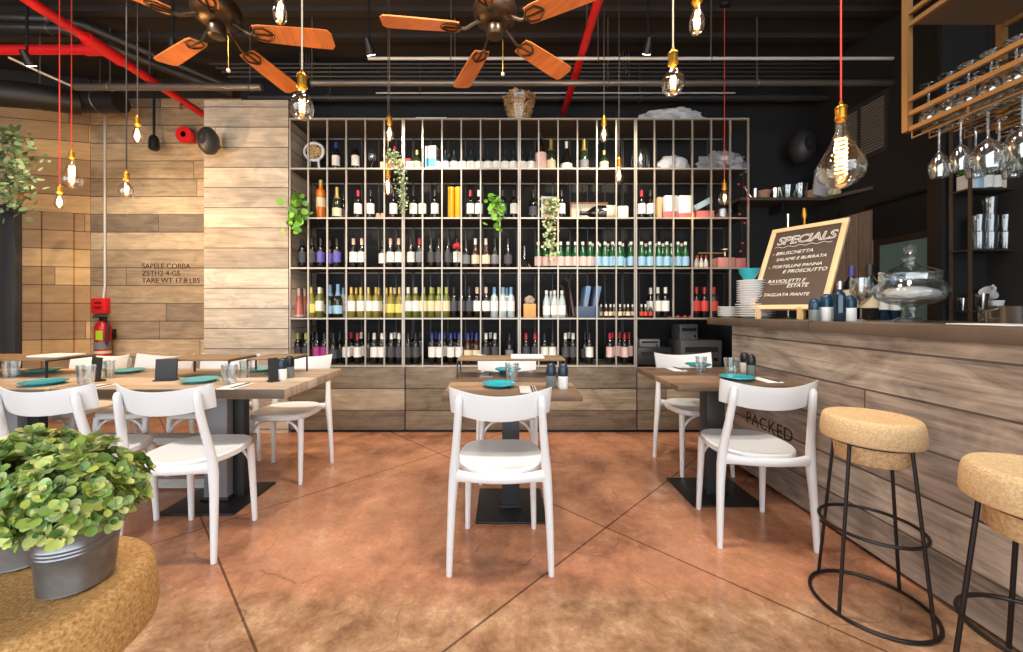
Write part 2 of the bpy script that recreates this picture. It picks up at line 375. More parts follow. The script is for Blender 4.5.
# ================================================================ CHAIRS
def make_chair(label, loc, rotz):
    t = thing('dining_chair', label, 'chair', loc, rotz, 'white cafe chairs')
    # seat: rounded D, slightly dished
    def outline(a, s):
        cx, cy = math.cos(a), math.sin(a)
        e = 2/(4.2 if cy > 0 else 2.8)
        x = .203*s*math.copysign(abs(cx)**e, cx); y = .205*s*math.copysign(abs(cy)**e, cy)+.005
        if y > 0: x *= 1-.10*(y/.2)**1.5
        else: x *= 1-.16*(abs(y)/.2)**2
        return x, y
    b = MB(); n = 40; vs = []; fs = []
    rings = [(.0, .452), (.5, .453), (.86, .460), (.965, .464), (1.0, .456), (1.0, .432), (.95, .424), (.5, .424), (0, .424)]
    for s_, z_ in rings:
        for k in range(n):
            x, y = outline(2*PI*k/n, max(s_, .001)); vs.append((x, y, z_+(.006 if y > .1 else 0)*0))
    for i in range(len(rings)-1):
        for k in range(n): fs.append((i*n+k, i*n+(k+1) % n, (i+1)*n+(k+1) % n, (i+1)*n+k))
    b.add(vs, fs); b.build('seat', M_white, t)
    # rear rail carrying the seat between the posts
    b = MB(); pts = []
    for i in range(13):
        u = -1+i/6; pts.append((.205*u, -.172-.032*(1-u*u), .432-.006*(1-u*u)+.0*u)); 
    b.tube(pts, [(.021+.012*abs(-1+i/6)**5, .016) for i in range(13)], 10); b.build('rear_rail', M_white, t)
    for s in (-1, 1):
        b = MB(); b.tube([(s*.166, .155, .43), (s*.168, .160, .36), (s*.172, .171, .18), (s*.176, .180, 0)], [.0195, .019, .0165, .0135], 10); b.build('front_leg', M_white, t)
        pts = [(.223, -.190, 0), (.219, -.183, .15), (.213, -.174, .30), (.207, -.170, .40), (.203, -.173, .46), (.196, -.186, .54), (.187, -.206, .63), (.180, -.224, .72), (.177, -.233, .775), (.177, -.236, .79)]
        rs = [.0135, .0165, .019, .022, .022, .0185, .0175, .017, .0165, .009]
        b = MB(); b.tube([(s*x, y, z) for x, y, z in pts], rs, 10); b.build('rear_leg', M_white, t)
        # bentwood-style brace under the seat front
        b = MB(); pp = []
        for i in range(9):
            a = PI/2*i/8
            pp.append((s*(.166-.135*(1-math.cos(a))), .163, .285+.14*math.sin(a)))
        b.tube(pp, .0085, 8); b.build('brace', M_white, t)
    # wide curved back panel
    b = MB()
    def bk(side):
        def fn(u, v):
            q = 2*u-1; ed = abs(q)**6
            zb = .684+.026*q*q; zt = .796+.030*q*q
            z = zb+(zt-zb)*v
            y = -.176-.066*(1-q*q)-.028*(v-.3)
            x = .221*q*(1+.03*(v-.5))
            th = .0085*(1-.35*ed)*(1-.5*abs(2*v-1)**4)
            return (x, y+side*th, z)
        return fn
    nu, nv = 24, 6
    b.grid(bk(1), nu, nv); b.grid(bk(-1), nu, nv)
    N = (nu+1)*(nv+1); ring = [i*(nv+1) for i in range(nu+1)]+[nu*(nv+1)+j for j in range(1, nv+1)]+[i*(nv+1)+nv for i in range(nu-1, -1, -1)]+[j for j in range(nv-1, 0, -1)]
    for i in range(len(ring)):
        a, c = ring[i], ring[(i+1) % len(ring)]; b.f.append((a, c, c+N, a+N))
    b.build('backrest', M_white, t, angle=60)
    return t
ch0 = make_chair('white plastic chair nearest, back to the camera at the small middle table', (-.012, 1.885, 0), 0)
dup(ch0, 'white plastic chair behind the small middle table, facing the camera', (.03, 2.76, 0), PI)
dup(ch0, 'white plastic chair tucked at the table by the bar, back to camera', (1.300, 2.068, 0), math.radians(-5))
dup(ch0, 'white plastic chair beyond the bar-side table, in front of the printers', (1.42, 2.875, 0), PI)
dup(ch0, 'white plastic chair at the long left table, nearer its right end, back to camera', (-1.55, 1.970, 0), 0)
dup(ch0, 'white plastic chair directly behind the foreground potted plants, back to camera', (-2.095, 1.970, 0), 0)
dup(ch0, 'white plastic chair at far right corner of the long left table, facing camera', (-1.525, 2.765, 0), PI)
dup(ch0, 'white plastic chair facing camera behind the clear tumblers of the long left table', (-2.10, 2.80, 0), PI)
dup(ch0, 'white plastic chair facing camera, right of the fire extinguisher', (-2.60, 2.80, 0), PI)
dup(ch0, 'white plastic chair facing camera at far left, left of the fire extinguisher', (-3.10, 2.80, 0), PI)
# ================================================================ TABLES
def table(label, x0, x1, y0, y1, th, top, ped_x, ped_y, pw, base, grey=False, group=None):
    t = thing('dining_table', label, 'table', ((x0+x1)/2, (y0+y1)/2, 0), 0, 'square-edged wooden cafe tables')
    hx, hy = (x1-x0)/2, (y1-y0)/2; dx, dy = ped_x-(x0+x1)/2, ped_y-(y0+y1)/2
    MB().box(-hx, hx, -hy, hy, .75-th, .75, bev=.003).build('tabletop', top, t)
    pm = P('grey_pedestal_paint', (124, 124, 126), .45) if grey else P('pedestal_paint', (50, 52, 55), .4)
    MB().box(dx-pw/2, dx+pw/2, dy-.05, dy+.05, .012, .75-th-.02, bev=.002).build('pedestal', pm, t)
    MB().box(dx-base[0]/2, dx+base[0]/2, dy-base[1]/2, dy+base[1]/2, .0, .012, bev=.002).build('base_plate', M_black, t)
    MB().box(dx-.2, dx+.2, dy-.15, dy+.15, .75-th-.02, .75-th).build('mounting_plate', M_black, t, smooth=False)
    if grey: MB().box(dx+pw/2+.002, dx+pw/2+.07, dy+.0, dy+.05, .012, .75-th-.02).build('rear_column', M_black, t, smooth=False)
    MB().box(dx-pw/2-.015, dx+pw/2+.015, dy-.062, dy+.062, .012, .03, bev=.002).build('foot_collar', M_black, t)
    return t
table('small square wooden table standing alone in the middle of the room', -.298, .385, 1.865, 2.566, .030, M_ttop, .045, 2.30, .10, (.39, .40))
table('square wooden table against the plank bar front', .945, 1.655, 2.093, 2.76, .030, M_ttop, 1.33, 2.47, .11, (.42, .38))
table('long wooden table on the left with three clear tumblers', -2.355, -1.13, 2.01, 2.72, .052, M_ttop2, -1.735, 2.39, .14, (.43, .41), True)
table('wooden table at the far left edge with two teal plates', -3.62, -2.37, 2.01, 2.72, .052, M_ttop2, -3.0, 2.39, .14, (.43, .41), True)
t = thing('low_bench', 'low grey plank bench tucked beneath the left tables', 'bench', (-2.6, 2.52, 0))
gb = planks('grey_bench_wood', 'X', 'Z', .5, 3, [(176, 174, 170)], 0, .6, .4, 0)
MB().box(-1.0, .97, -.055, .055, .30, .345, bev=.003).build('seat_plank', gb, t)
MB().box(.80, .95, -.05, .05, .013, .30).build('end_panel', gb, t, smooth=False)
MB().box(-.98, -.83, -.05, .05, .013, .30).build('end_panel', gb, t, smooth=False)
MB().box(-.83, .80, -.02, .02, .013, .07).build('stretcher', gb, t, smooth=False)
# raised serving boards standing on the tables
def riser(label, x0, x1, y0, y1, h):
    t = thing('serving_riser', label, 'riser', ((x0+x1)/2, (y0+y1)/2, .75), 0, 'raised wooden boards on the tables')
    hx, hy = (x1-x0)/2, (y1-y0)/2
    MB().box(-hx, hx, -hy, hy, h-.012, h, bev=.002).build('board', M_tray, t)
    for sx in (-1, 1):
        MB().box(sx*hx-.004, sx*hx+.004, -hy+.003, -hy+.013, 0, h-.012).build('leg', M_black, t, smooth=False)
        MB().box(sx*hx-.004, sx*hx+.004, hy-.013, hy-.003, 0, h-.012).build('leg', M_black, t, smooth=False)
        MB().box(sx*hx-.003, sx*hx+.003, -hy, hy, h-.018, h-.012).build('edge_strip', M_black, t, smooth=False)
riser('low wooden board on thin black legs across the middle table', -.275, .375, 2.33, 2.53, .115)
riser('dark-edged board on thin legs near the black menu holder, right end of long table', -1.56, -1.32, 2.36, 2.62, .115)
riser('dark-edged board on thin legs above the teal plate of the long left table', -2.06, -1.65, 2.33, 2.60, .115)
riser('dark-edged board on thin legs on the far left table', -3.4, -2.75, 2.33, 2.62, .115)
# ================================================================ TABLEWARE
def plate(label, x, y, z, r, mat, grp='teal plates laid on the tables', rim=True):
    b = MB(); b.lathe([(0, .004), (r*.55, .004), (r*.6, .0), (r*.64, .0), (r*.7, .006), (r*.98, .016), (r, .018), (r*.98, .0205), (r*.68, .011), (r*.6, .009), (0, .009)], 36)
    return tag(b.build('plate', mat, loc=(x, y, z)), label, 'plate', grp)
ZT = .7505
def on(px, py, z=ZT):
    Y = (H-z)*F/(py-PY); return xa(px, Y), Y
for lab, px, py, r, m in [
    ('bright teal plate nearest on the middle table', 499, 386.5, .088, M_teal), ('teal plate at the far side of the middle table', 508, 371.5, .088, M_teal),
    ('teal plate at far side of the bar-side table, beside a blue-tinged tumbler', 698, 366.5, .088, M_teal), ('teal plate in front of the clear tumbler by the bar', 737, 379.5, .095, M_teal),
    ('pale teal plate mid-table, near chair two of the long left table', 128, 372.5, .09, M_aqua), ('pale teal plate left of the pair of tumblers on the long left table', 200, 382, .092, M_aqua),
    ('pale teal plate on the far left table, farther one', 41, 372.5, .095, M_aqua), ('bright teal plate on the far left table, nearer one', 44, 384.5, .095, M_teal),
    ('pale teal plate seen behind tumblers, beside the shakers on the long left table', 263, 371, .085, M_aqua)]:
    x, Y = on(px, py); plate(lab, x, Y, ZT, r, m)
def tumbler_mesh(r, h):
    b = MB(); b.lathe([(0, .0), (r*.78, .0), (r*.80, .004), (r, h), (r-.002, h), (r*.76, .012), (0, .012)], 24); return b.mesh('tumbler', M_clear)
TM = tumbler_mesh(.040, .108); TM2 = tumbler_mesh(.035, .10)
def tumbler(label, px, py, z=ZT, me=None, grp='clear tumblers on the tables'):
    x, Y = on(px, py, z); return tag(link('tumbler', me or TM, None, (x, Y, z)), label, 'glass', grp)
tumbler('clear ribbed tumbler behind the near teal plate, middle table', 512, 381.5)
tumbler('clear tumbler beside the far plate on the bar-side table', 701, 371.5, me=TM2)
tumbler('clear tumbler next to the salt and pepper by the bar', 731, 375.5)
tumbler('clear tumbler on far left table beside the black menu holder', 86, 385)
tumbler('clear tumbler at the left edge, far left table', 11, 377)
tumbler('clear tumbler right of the menu holder on the far left table', 108, 377, me=TM2)
tumbler('clear tumbler near the front edge of the long left table', 229.5, 384)
tumbler('clear tumbler behind another, toward the middle of the long left table', 246, 377, me=TM2)
M_shk = P('shaker_cap', (28, 44, 58), .3); M_salt = P('salt', (238, 238, 236), .8); M_pep = P('pepper_glass', (112, 122, 120), .25); M_shkb = P('black_shaker_cap', (22, 23, 26), .3)
def shaker(label, x, Y, z, fill, cap, s=1.0, group='salt and pepper mills'):
    t = thing('spice_shaker', label, 'shaker', (x, Y, z), 0, group)
    b = MB(); b.lathe([(0, 0), (.024*s, 0), (.026*s, .003), (.026*s, .066*s), (.022*s, .07*s), (0, .07*s)], 20); b.build('body', fill, t)
    b = MB(); b.lathe([(.0255*s, .0665*s), (.0268*s, .072*s), (.0268*s, .095*s), (.024*s, .115*s), (.017*s, .127*s), (.006*s, .131*s), (0, .131*s)], 20); b.build('cap', cap, t)
    return t
for lab, px, py, f, c in [('pepper shaker with dark dome cap on the middle table', 551, 388, M_pep, M_shk), ('salt shaker with dark dome cap on the middle table', 563, 388.5, M_salt, M_shk),
        ('salt shaker with black cap by the bar front', 744.5, 372.5, M_salt, M_shkb), ('pepper shaker with black cap by the bar front', 751, 375.5, M_pep, M_shkb),
        ('salt shaker with blue cap at the right end of the long left table', 282, 380, M_salt, M_shk), ('pepper shaker with black cap, right end of the long left table', 289.5, 377.5, M_pep, M_shkb)]:
    x, Y = on(px, py); shaker(lab, x, Y, ZT, f, c)
def holder(label, px, py, w, h, rot=0):
    x, Y = on(px, py); b = MB(); b.box(-w/2, w/2, -.006, .006, 0, h, R(rot, 'Z') @ R(-.08, 'X')); b.box(-w/2, w/2, -.025, .03, 0, .008, R(rot, 'Z'))
    return tag(b.build('menu_holder', P('menu_black', (38, 38, 40), .5), loc=(x, Y, ZT), smooth=False), label, 'menu', 'black upright menu holders')
holder('upright black menu holder in the middle of the long left table', 166, 380.5, .105, .125, .25)
holder('upright black menu holder on the far left table behind tumblers', 95, 380.5, .125, .135, -.5)
holder('upright narrow dark menu holder beside the shakers', 273.5, 381.5, .05, .135, .9)
def napkin(label, px, py, w, d, mat=None, rot=0, z=ZT, knife=True):
    x, Y = on(px, py, z)
    t = thing('napkin', label, 'napkin', (x, Y, z), rot, 'folded napkins with cutlery')
    MB().box(-w/2, w/2, -d/2, d/2, 0, .005, bev=.002).build('cloth', mat or M_paper, t)
    if knife:
        MB().box(w*.18, w*.18+.008, -d*.46, d*.46, .0055, .008).build('knife', M_black, t, smooth=False)
        MB().box(w*.34, w*.34+.006, -d*.42, d*.42, .0055, .008).build('fork', M_chrome, t, smooth=False)
M_nap = P('grey_napkin', (190, 182, 178), .8)
napkin('grey napkin beside the near teal plate, middle table', 528, 390, .085, .17, M_nap)
napkin('folded napkin near the far teal plate of the middle table', 487, 375, .08, .17, M_nap)
napkin('white napkin right of the near plate by the bar', 766, 380.5, .09, .17)
napkin('white napkin left of the far plate on the bar-side table', 675, 369.5, .09, .17)
napkin('white napkin with dark knife at front edge, right part of long table', 236, 386.5, .09, .17, None, -.0)
napkin('white napkin with dark knife by the tumbler on the far left table', 92, 388, .1, .17, None, 0)
# napkins lying on the risers
for lab, x, y in [('white napkin lying on the raised board of the middle table', .15, 2.41), ('white napkin on the raised board of the far left table', -2.84, 2.47)]:
    t = thing('napkin', lab, 'napkin', (x, y, .8655), 0, 'napkins on raised boards')
    MB().box(-.1, .1, -.08, .08, 0, .012, bev=.004).build('cloth', M_paper, t)
# ================================================================ BOTTLES
from mathutils import noise as mnoise
G_dark = P('dark_bottle_glass', (22, 20, 18), .12, coat=.6); G_green = P('green_bottle_glass', (22, 78, 40), .12, coat=.6)
G_white = P('white_wine_glass', (134, 122, 48), .12, coat=.5); G_olive = P('pale_olive_glass', (104, 108, 42), .12, coat=.5)
G_rose = P('rose_wine_glass', (196, 112, 92), .15, coat=.5); G_amber = P('orange_glaze', (218, 116, 22), .25, coat=.4)
G_gin = P('smoky_clear_glass', (38, 48, 54), .1, coat=.6); G_water = P('pale_water_glass', (176, 190, 190), .12, coat=.5); G_brown = P('brown_bottle_glass', (62, 30, 16), .12, coat=.6)
G_spark = P('champagne_green_glass', (36, 52, 30), .12, coat=.6)
L_white = P('white_label', (232, 228, 220), .7); L_cream = P('cream_label', (222, 206, 170), .7); L_grey = P('grey_label', (120, 122, 126), .7); L_dgrey = P('charcoal_label', (72, 72, 76), .7)
L_purple = P('purple_label', (92, 82, 168), .6); L_pink = P('pink_label', (222, 186, 178), .7); L_blue = P('pale_blue_label', (150, 190, 214), .6); L_red = P('red_label', (206, 70, 60), .6); L_magenta = P('magenta_label', (170, 60, 130), .6); L_yellow = P('pale_yellow_label', (216, 204, 110), .7)
K_black = P('black_capsule', (26, 24, 26), .4); K_red = P('red_capsule', (178, 34, 44), .4); K_white = P('white_capsule', (226, 222, 212), .45); K_gold = P('gold_foil', (196, 168, 92), .35, .5); K_blue = P('blue_capsule', (44, 62, 140), .4); K_green = P('lime_capsule', (170, 176, 88), .4); K_pinkc = P('blush_capsule', (222, 180, 160), .45); K_sky = P('sky_capsule', (120, 160, 196), .45)
KIND = {  # profile, label band, capsule band
 'bord': ([(0, 0), (.034, 0), (.037, .004), (.037, .185), (.034, .205), (.018, .228), (.0145, .24), (.0145, .295), (0, .297)], (.065, .165), (.238, .300)),
 'burg': ([(0, 0), (.037, 0), (.040, .004), (.040, .150), (.034, .185), (.020, .220), (.0145, .24), (.0145, .295), (0, .297)], (.05, .135), (.238, .300)),
 'champ': ([(0, 0), (.041, 0), (.044, .004), (.044, .150), (.037, .195), (.021, .235), (.016, .26), (.016, .312), (0, .314)], (.04, .12), (.215, .330)),
 'squat': ([(0, 0), (.040, 0), (.043, .004), (.043, .115), (.036, .140), (.017, .160), (.0145, .17), (.0145, .205), (0, .207)], (.015, .105), (.18, .222)),
 'water': ([(0, 0), (.033, 0), (.036, .004), (.036, .130), (.031, .165), (.018, .205), (.014, .22), (.014, .262), (0, .264)], (.03, .12), (.236, .268)),
 'mini': ([(0, 0), (.017, 0), (.019, .003), (.019, .070), (.014, .086), (.008, .098), (.0075, .128), (0, .129)], (.02, .06), (.104, .133)),
 'sloped': ([(0, 0), (.038, 0), (.044, .004), (.042, .05), (.032, .13), (.019, .19), (.014, .215), (.014, .285), (0, .287)], (.012, .03), (.215, .290)),
 'tall': ([(0, 0), (.040, 0), (.044, .005), (.044, .27), (.036, .30), (.02, .318), (.018, .325), (.018, .375), (0, .377)], (.13, .22), (.35, .40)),
 'magnum': ([(0, 0), (.050, 0), (.054, .005), (.054, .225), (.046, .26), (.024, .292), (.018, .31), (.018, .375), (0, .377)], (.02, .19), (.325, .40)),
 'flask': ([(0, 0), (.040, 0), (.052, .01), (.058, .05), (.052, .11), (.03, .17), (.016, .21), (.014, .225), (.014, .29), (0, .292)], (.02, .085), (.24, .31)),
}
def rad_at(prof, z):
    for (r0, z0), (r1, z1) in zip(prof, prof[1:]):
        if z0 <= z <= z1 and z1 > z0: return r0+(r1-r0)*(z-z0)/(z1-z0)
    return prof[-2][0]
CACHE = {}
def bmesh_for(kind, part, mat):
    key = (kind, part, mat.name)
    if key in CACHE: return CACHE[key]
    prof, lab, cap = KIND[kind]; n = 14; b = MB()
    if part == 'bottle': b.lathe(prof, n)
    elif part == 'label':
        e = .0008; zs = [lab[0], (lab[0]+lab[1])/2, lab[1]]
        b.lathe([(rad_at(prof, z)+e, z) for z in zs], n*2); b.f = [f for f in b.f if len(f) == 4]
    else:
        e = .0012; zs = [cap[0]]+[z for r, z in prof if cap[0] < z < prof[-1][1]-.001]
        b.lathe([(rad_at(prof, z)+e, z) for z in zs]+[(rad_at(prof, zs[-1])+e, cap[1]-.002), (0, cap[1])], n); 
    CACHE[key] = b.mesh(part, mat); return CACHE[key]
TY = {
 'W': ('bord', G_dark, L_white, K_black, 'dark wine bottle, white label'), 'Wr': ('bord', G_dark, L_white, K_red, 'dark wine bottle, white label, red cap'),
 'Wb': ('bord', G_dark, L_white, K_blue, 'dark wine bottle, white label, blue cap'), 'Ww': ('bord', G_dark, L_white, K_white, 'dark wine bottle, white label, white cap'),
 'Wp': ('bord', G_dark, L_white, K_pinkc, 'dark wine bottle, white label, blush cap'),
 'G': ('burg', G_dark, L_grey, K_black, 'dark wine bottle, grey label'), 'Gr': ('bord', G_dark, L_grey, K_red, 'dark wine bottle, grey label, red cap'), 'D': ('bord', G_dark, L_dgrey, K_black, 'dark wine bottle, charcoal label'),
 'Dw': ('bord', G_dark, L_dgrey, K_white, 'dark wine bottle, charcoal label, white cap'),
 'U': ('bord', G_dark, L_purple, K_black, 'dark wine bottle, purple label'), 'B': ('burg', G_brown, L_cream, K_white, 'brown bottle, cream label, white cap'),
 'K': ('burg', G_dark, L_dgrey, K_black, 'plain dark bottle'), 'Kg': ('bord', G_dark, L_dgrey, K_green, 'dark wine bottle, lime cap'),
 'C': ('champ', G_spark, L_cream, K_gold, 'champagne bottle, cream label, gold foil'), 'Cd': ('champ', G_spark, L_grey, K_gold, 'champagne bottle, grey label, gold foil'),
 'N': ('squat', G_gin, L_white, K_black, 'squat spirit bottle, white label'), 'M': ('magnum', G_dark, L_pink, K_black, 'large magnum bottle, pink label'),
 'H': ('flask', G_dark, L_white, K_white, 'round-shouldered bottle, white label'), 'Q': ('squat', G_spark, L_cream, K_gold, 'squat bottle, cream label, gold cap'),
 'O': ('tall', G_amber, L_cream, K_gold, 'tall orange spirit bottle'), 'S': ('water', G_green, L_pink, K_white, 'small green bottle, pink label'),
 'L': ('water', G_green, L_blue, K_white, 'green water bottle, pale blue label'), 'Y': ('bord', G_white, L_white, K_gold, 'white wine bottle, white label, gold cap'),
 'Yg': ('bord', G_olive, L_cream, K_green, 'pale green wine bottle, cream label'), 'Yy': ('burg', G_white, L_yellow, K_gold, 'white wine bottle, yellow label'),
 'Yw': ('bord', G_olive, L_white, K_white, 'pale wine bottle, white label, white cap'), 'Rs': ('sloped', G_rose, L_pink, K_pinkc, 'sloping pink rose wine bottle'),
 'E': ('champ', G_dark, L_blue, K_sky, 'dark sparkling bottle, pale blue label'), 'T': ('bord', G_water, L_white, K_sky, 'pale bottle, white label, blue cap'),
 'V': ('water', G_water, L_white, K_white, 'clear water bottle, white cap'), 'm': ('mini', G_brown, L_cream, K_white, 'miniature bottle, cream label'), 'mr': ('mini', G_dark, L_red, K_white, 'miniature bottle, red label'),
 'Z': ('bord', G_dark, L_red, K_red, 'dark bottle, red label, red cap'), 'X': ('bord', G_dark, L_pink, K_red, 'dark bottle, pink label, red cap'), 'P': ('bord', G_dark, L_magenta, K_black, 'dark wine bottle, magenta label'),
 'F': ('burg', G_brown, L_cream, K_blue, 'dark bottle, cream label, blue cap'), 'Kr': ('bord', G_dark, L_dgrey, K_red, 'dark wine bottle, red cap'),
}
ROWN = ['top shelf', 'second shelf', 'third shelf', 'fourth shelf', 'bottom shelf']
NUM = 'one two three four five six seven eight nine ten eleven twelve thirteen fourteen fifteen sixteen seventeen eighteen nineteen twenty twenty-one twenty-two twenty-three twenty-four'.split()
ROWS = [
 # top shelf: squat bottles, champagne
 '336:Wb 355.5:W 417:Q 447.4:N 453.4:N 459.4:N 466.5:N 474.8:N 482:N 489.2:N 495.4:N 502.4:N 508.6:N 514.8:N 522.8:N 534:M 549:C 566.5:H 584:Cd 604:Q 395:Kr* 450:N* 463:N* 478:N* 487:N* 505:N*',
 '321:O 337:C 343.5:K* 358:Wr 370.5:W 393.5:W 413.5:W 422.5:W 435:W 470.5:Wr 479:Ww 503:D 514:W 533:K 561.5:W 641.5:Wr 650.5:W',
 '299:G* 302.5:D 312:D 321:U 330:U* 337:U 353.5:Wp 361.8:Wp 382.5:W* 390.5:Wp 398.7:Wp 411:W 419.5:Gr 431.5:D 438.5:D 448.5:D 457:W 466:G 475.5:B 486:B 495:G 508:K '
 '538.5:S 546:S* 549.5:S 554.5:S 559:S* 563:S 568:S 575.8:S 583:S 587.5:S 593:L 597.5:L* 603.7:L 608:L* 612.3:L 619.6:L 624.5:L* 631:L 628:L* 641.5:L 646:L* 650:L 659:L 663:L* 666.8:L 671.5:L* 679:L 684.3:L 681.5:L* 594.5:L* 615:L* 655.5:L*',
 '298.8:Rs 304.6:Rs* 312.5:Yy 318.5:Yw 323:Yy* 329:E* 338:E 343.5:T* 351.5:Y 356.5:Y* 361:Y 369.5:Y 375:Y 379.5:Y* 386:Yy* 391:Yy 399.5:Yy 394.8:Yw* 409.5:Yw 414.5:Yg* 418.5:Yw 428.5:Yg 433:Yg* 437:Yg 441:Yg* 445.5:Yg 432.5:Yg 451:D 459:D 467.5:D 477:Wp 486:Wp 494.3:T 503:T 511:T 507:T* '
 '546.5:V 551:V* 555:V 561.5:V 601:m* 606:m 610.5:m 614:m* 620:m 624.5:m* 628:m 632.5:m* 641.5:mr 645.5:mr 650.5:mr 654:mr* 659:Ww 664.2:Ww 653:Ww* 696.5:Z 704.5:Z 714:Z',
 '297.8:Kg 302:K* 306:Kg 313:K* 317.5:P 324:P 331:P* 333.5:K 340:K* 346.5:W 351:Wr* 357.5:Wr 363:Ww* 367:K* 374.5:Ww 381.8:Ww 386:K* 391.5:Dw 399:Dw 395:Dw* 408.5:D 415.5:D 412:D* 420:D* 432.2:Wb 439.6:Wb 436:Wb* 450.8:Wb 459.2:Wb 455:Wb* 444.5:Wb* 468:F 476.5:F 472:F* 486:Dw 495:Dw 490.5:Dw* 509.5:G 526:Kr 535:Kr 544.5:W 552.7:W 565.5:Dw 573:Dw 569:Dw* 589.5:W 585:K* 610:X 624.5:X 618:X* 614:X* 629:X*',
]
YF = 3.80
bays = [XRACK+(XJ[4]-XRACK)*i/24 for i in range(25)]
def bay_of(X):
    X = X
    for i in range(24):
        if X < bays[i+1]: return i
    return 23
placed = []
for r, line in enumerate(ROWS):
    items = []
    for tok in line.split():
        p, code = tok.split(':'); back = code.endswith('*'); code = code.rstrip('*')
        Y = YF+(.095 if back else 0); X = xa(float(p), Y)
        items.append([X, Y, code, back, bay_of(xa(float(p), 3.66))])
    items.sort(key=lambda q: q[0])
    # keep bottles of one rank from running into each other
    for rank in (False, True):
        q = [i for i in items if i[3] == rank]
        for _ in range(30):
            for a, b in zip(q, q[1:]):
                wa = max(p[0] for p in KIND[TY[a[2]][0]][0]); wb = max(p[0] for p in KIND[TY[b[2]][0]][0]); d = wa+wb+.001-(b[0]-a[0])
                if d > 0: a[0] -= d/2; b[0] += d/2
    keys = {}
    for it in items: keys.setdefault((it[4], it[3], TY[it[2]][4]), []).append(it)
    for (bay, back, desc), L in keys.items():
        for n_, it in enumerate(L):
            kind, body, lm, cm, _ = TY[it[2]]
            pos = '' if len(L) == 1 else (', ' + (['left one', 'right one'] if len(L) == 2 else ['left one', 'middle one', 'right one', 'far-right one', 'end one'])[n_])
            where = 'half-hidden in bay %s' % NUM[bay] if back else 'bay %s from left' % NUM[bay]
            lab = '%s%s, %s, %s' % (desc, pos, where, ROWN[r])
            z = LZ[r+1]+.0045 if r < 5 else 0
            o = link('bottle', bmesh_for(kind, 'bottle', body), None, (it[0], it[1], z), 0)
            tag(o, lab, 'bottle', 'bottles on the %s of the rack' % ROWN[r])
            if it[2] not in ('O',) or True: link('label', bmesh_for(kind, 'label', lm), o)
            link('cap', bmesh_for(kind, 'cap', cm), o)
# ---------------- other goods on the rack
def shelf_z(r): return LZ[r+1]+.0045
def lump(sx, sy, sz, seed, amp=.25, sub=4, fr=3.0):
    bm = bmesh.new(); bmesh.ops.create_icosphere(bm, subdivisions=sub, radius=1)
    for q in bm.verts:
        n = mnoise.noise(q.co*fr+Vector((seed, seed*2, 0)))+.5*mnoise.noise(q.co*fr*2.3+Vector((seed, 0, 3)))
        c = q.co*(1+amp*n); q.co = Vector((c.x*sx, c.y*sy, max(c.z, -.55)*sz+.55*sz))
    bm.verts.index_update(); vs = [q.co.copy() for q in bm.verts]; fs = [[q.index for q in f.verts] for f in bm.faces]; bm.free(); return vs, fs
M_wrap = P('plastic_wrap', (188, 190, 194), .2, coat=.6); M_wrap2 = P('grey_plastic_bag', (150, 152, 158), .25, coat=.4)
def bag(name, label, px0, px1, py0, py1, Y, mat, seed, cat='bag', amp=.25):
    x0, x1 = xa(px0, Y), xa(px1, Y); h = (py1-py0)*Y/F; b = MB(); b.add(*lump((x1-x0)/2.05, .13, h/1.5, seed, amp))
    return tag(b.build(name, mat, loc=((x0+x1)/2, Y, za(py1, Y)), angle=25), label, cat)
o = bag('plastic_bag', 'crumpled clear plastic bag on top of the wine rack, above the glass dome', 641, 702, 103, 118, 3.82, M_wrap, 1.3); o.location.z = 2.965+.0045
o = bag('plastic_bag', 'crumpled grey plastic bag spilling off the right end of the top shelf', 698, 746, 147, 168, 3.84, M_wrap2, 4.1, amp=.35); o.location.z = shelf_z(0)
o = bag('wrapped_stack', 'plastic-wrapped stack of cups lying on the top shelf beside the glass dome', 656, 688, 150, 168, 3.84, M_wrap, 7.7, 'wrapped cups', .12); o.location.z = shelf_z(0)
# glass dome
b = MB(); b.lathe([(.088, 0), (.090, .01), (.090, .19), (.078, .24), (.05, .268), (.02, .279), (0, .281)], 24); b.f = [f for f in b.f if len(f) == 4]
tag(b.build('glass_dome', glass('dome_glass', (244, 248, 248), .16, .8, .12), loc=(xa(640.5, 3.86), 3.86, shelf_z(0))), 'clear glass bell jar on the top shelf', 'bell jar')
# cork paddle holder
t = thing('cork_holder', 'round white framed cork holder on a stand, far left of top shelf', 'cork holder', (xa(314, 3.86), 3.86, shelf_z(0)))
b = MB(); b.tube([(.095*math.cos(2*PI*i/28), 0, .235+.085*math.sin(2*PI*i/28)) for i in range(28)], .014, 8, closed=True); b.build('frame', M_white, t)
b = MB(); b.tube([(-.045, 0, .16), (-.05, 0, .08), (-.06, 0, .01)], .012, 8); b.tube([(.045, 0, .16), (.05, 0, .08), (.06, 0, .01)], .012, 8); b.box(-.1, .1, -.04, .04, 0, .014); b.build('stand', M_white, t)
b = MB(); rr = random.Random(4)
for i in range(60):
    a, q = rr.random()*2*PI, math.sqrt(rr.random())*.07
    p = Vector((q*math.cos(a), rr.uniform(-.012, .012), .235+q*.85*math.sin(a))); d = Vector((rr.uniform(-1, 1), rr.uniform(-.6, .6), rr.uniform(-1, 1))).normalized()*.016
    b.tube([p-d, p+d], .009, 6)
c = b.build('corks', M_corkpale, t); c['kind'] = 'stuff'
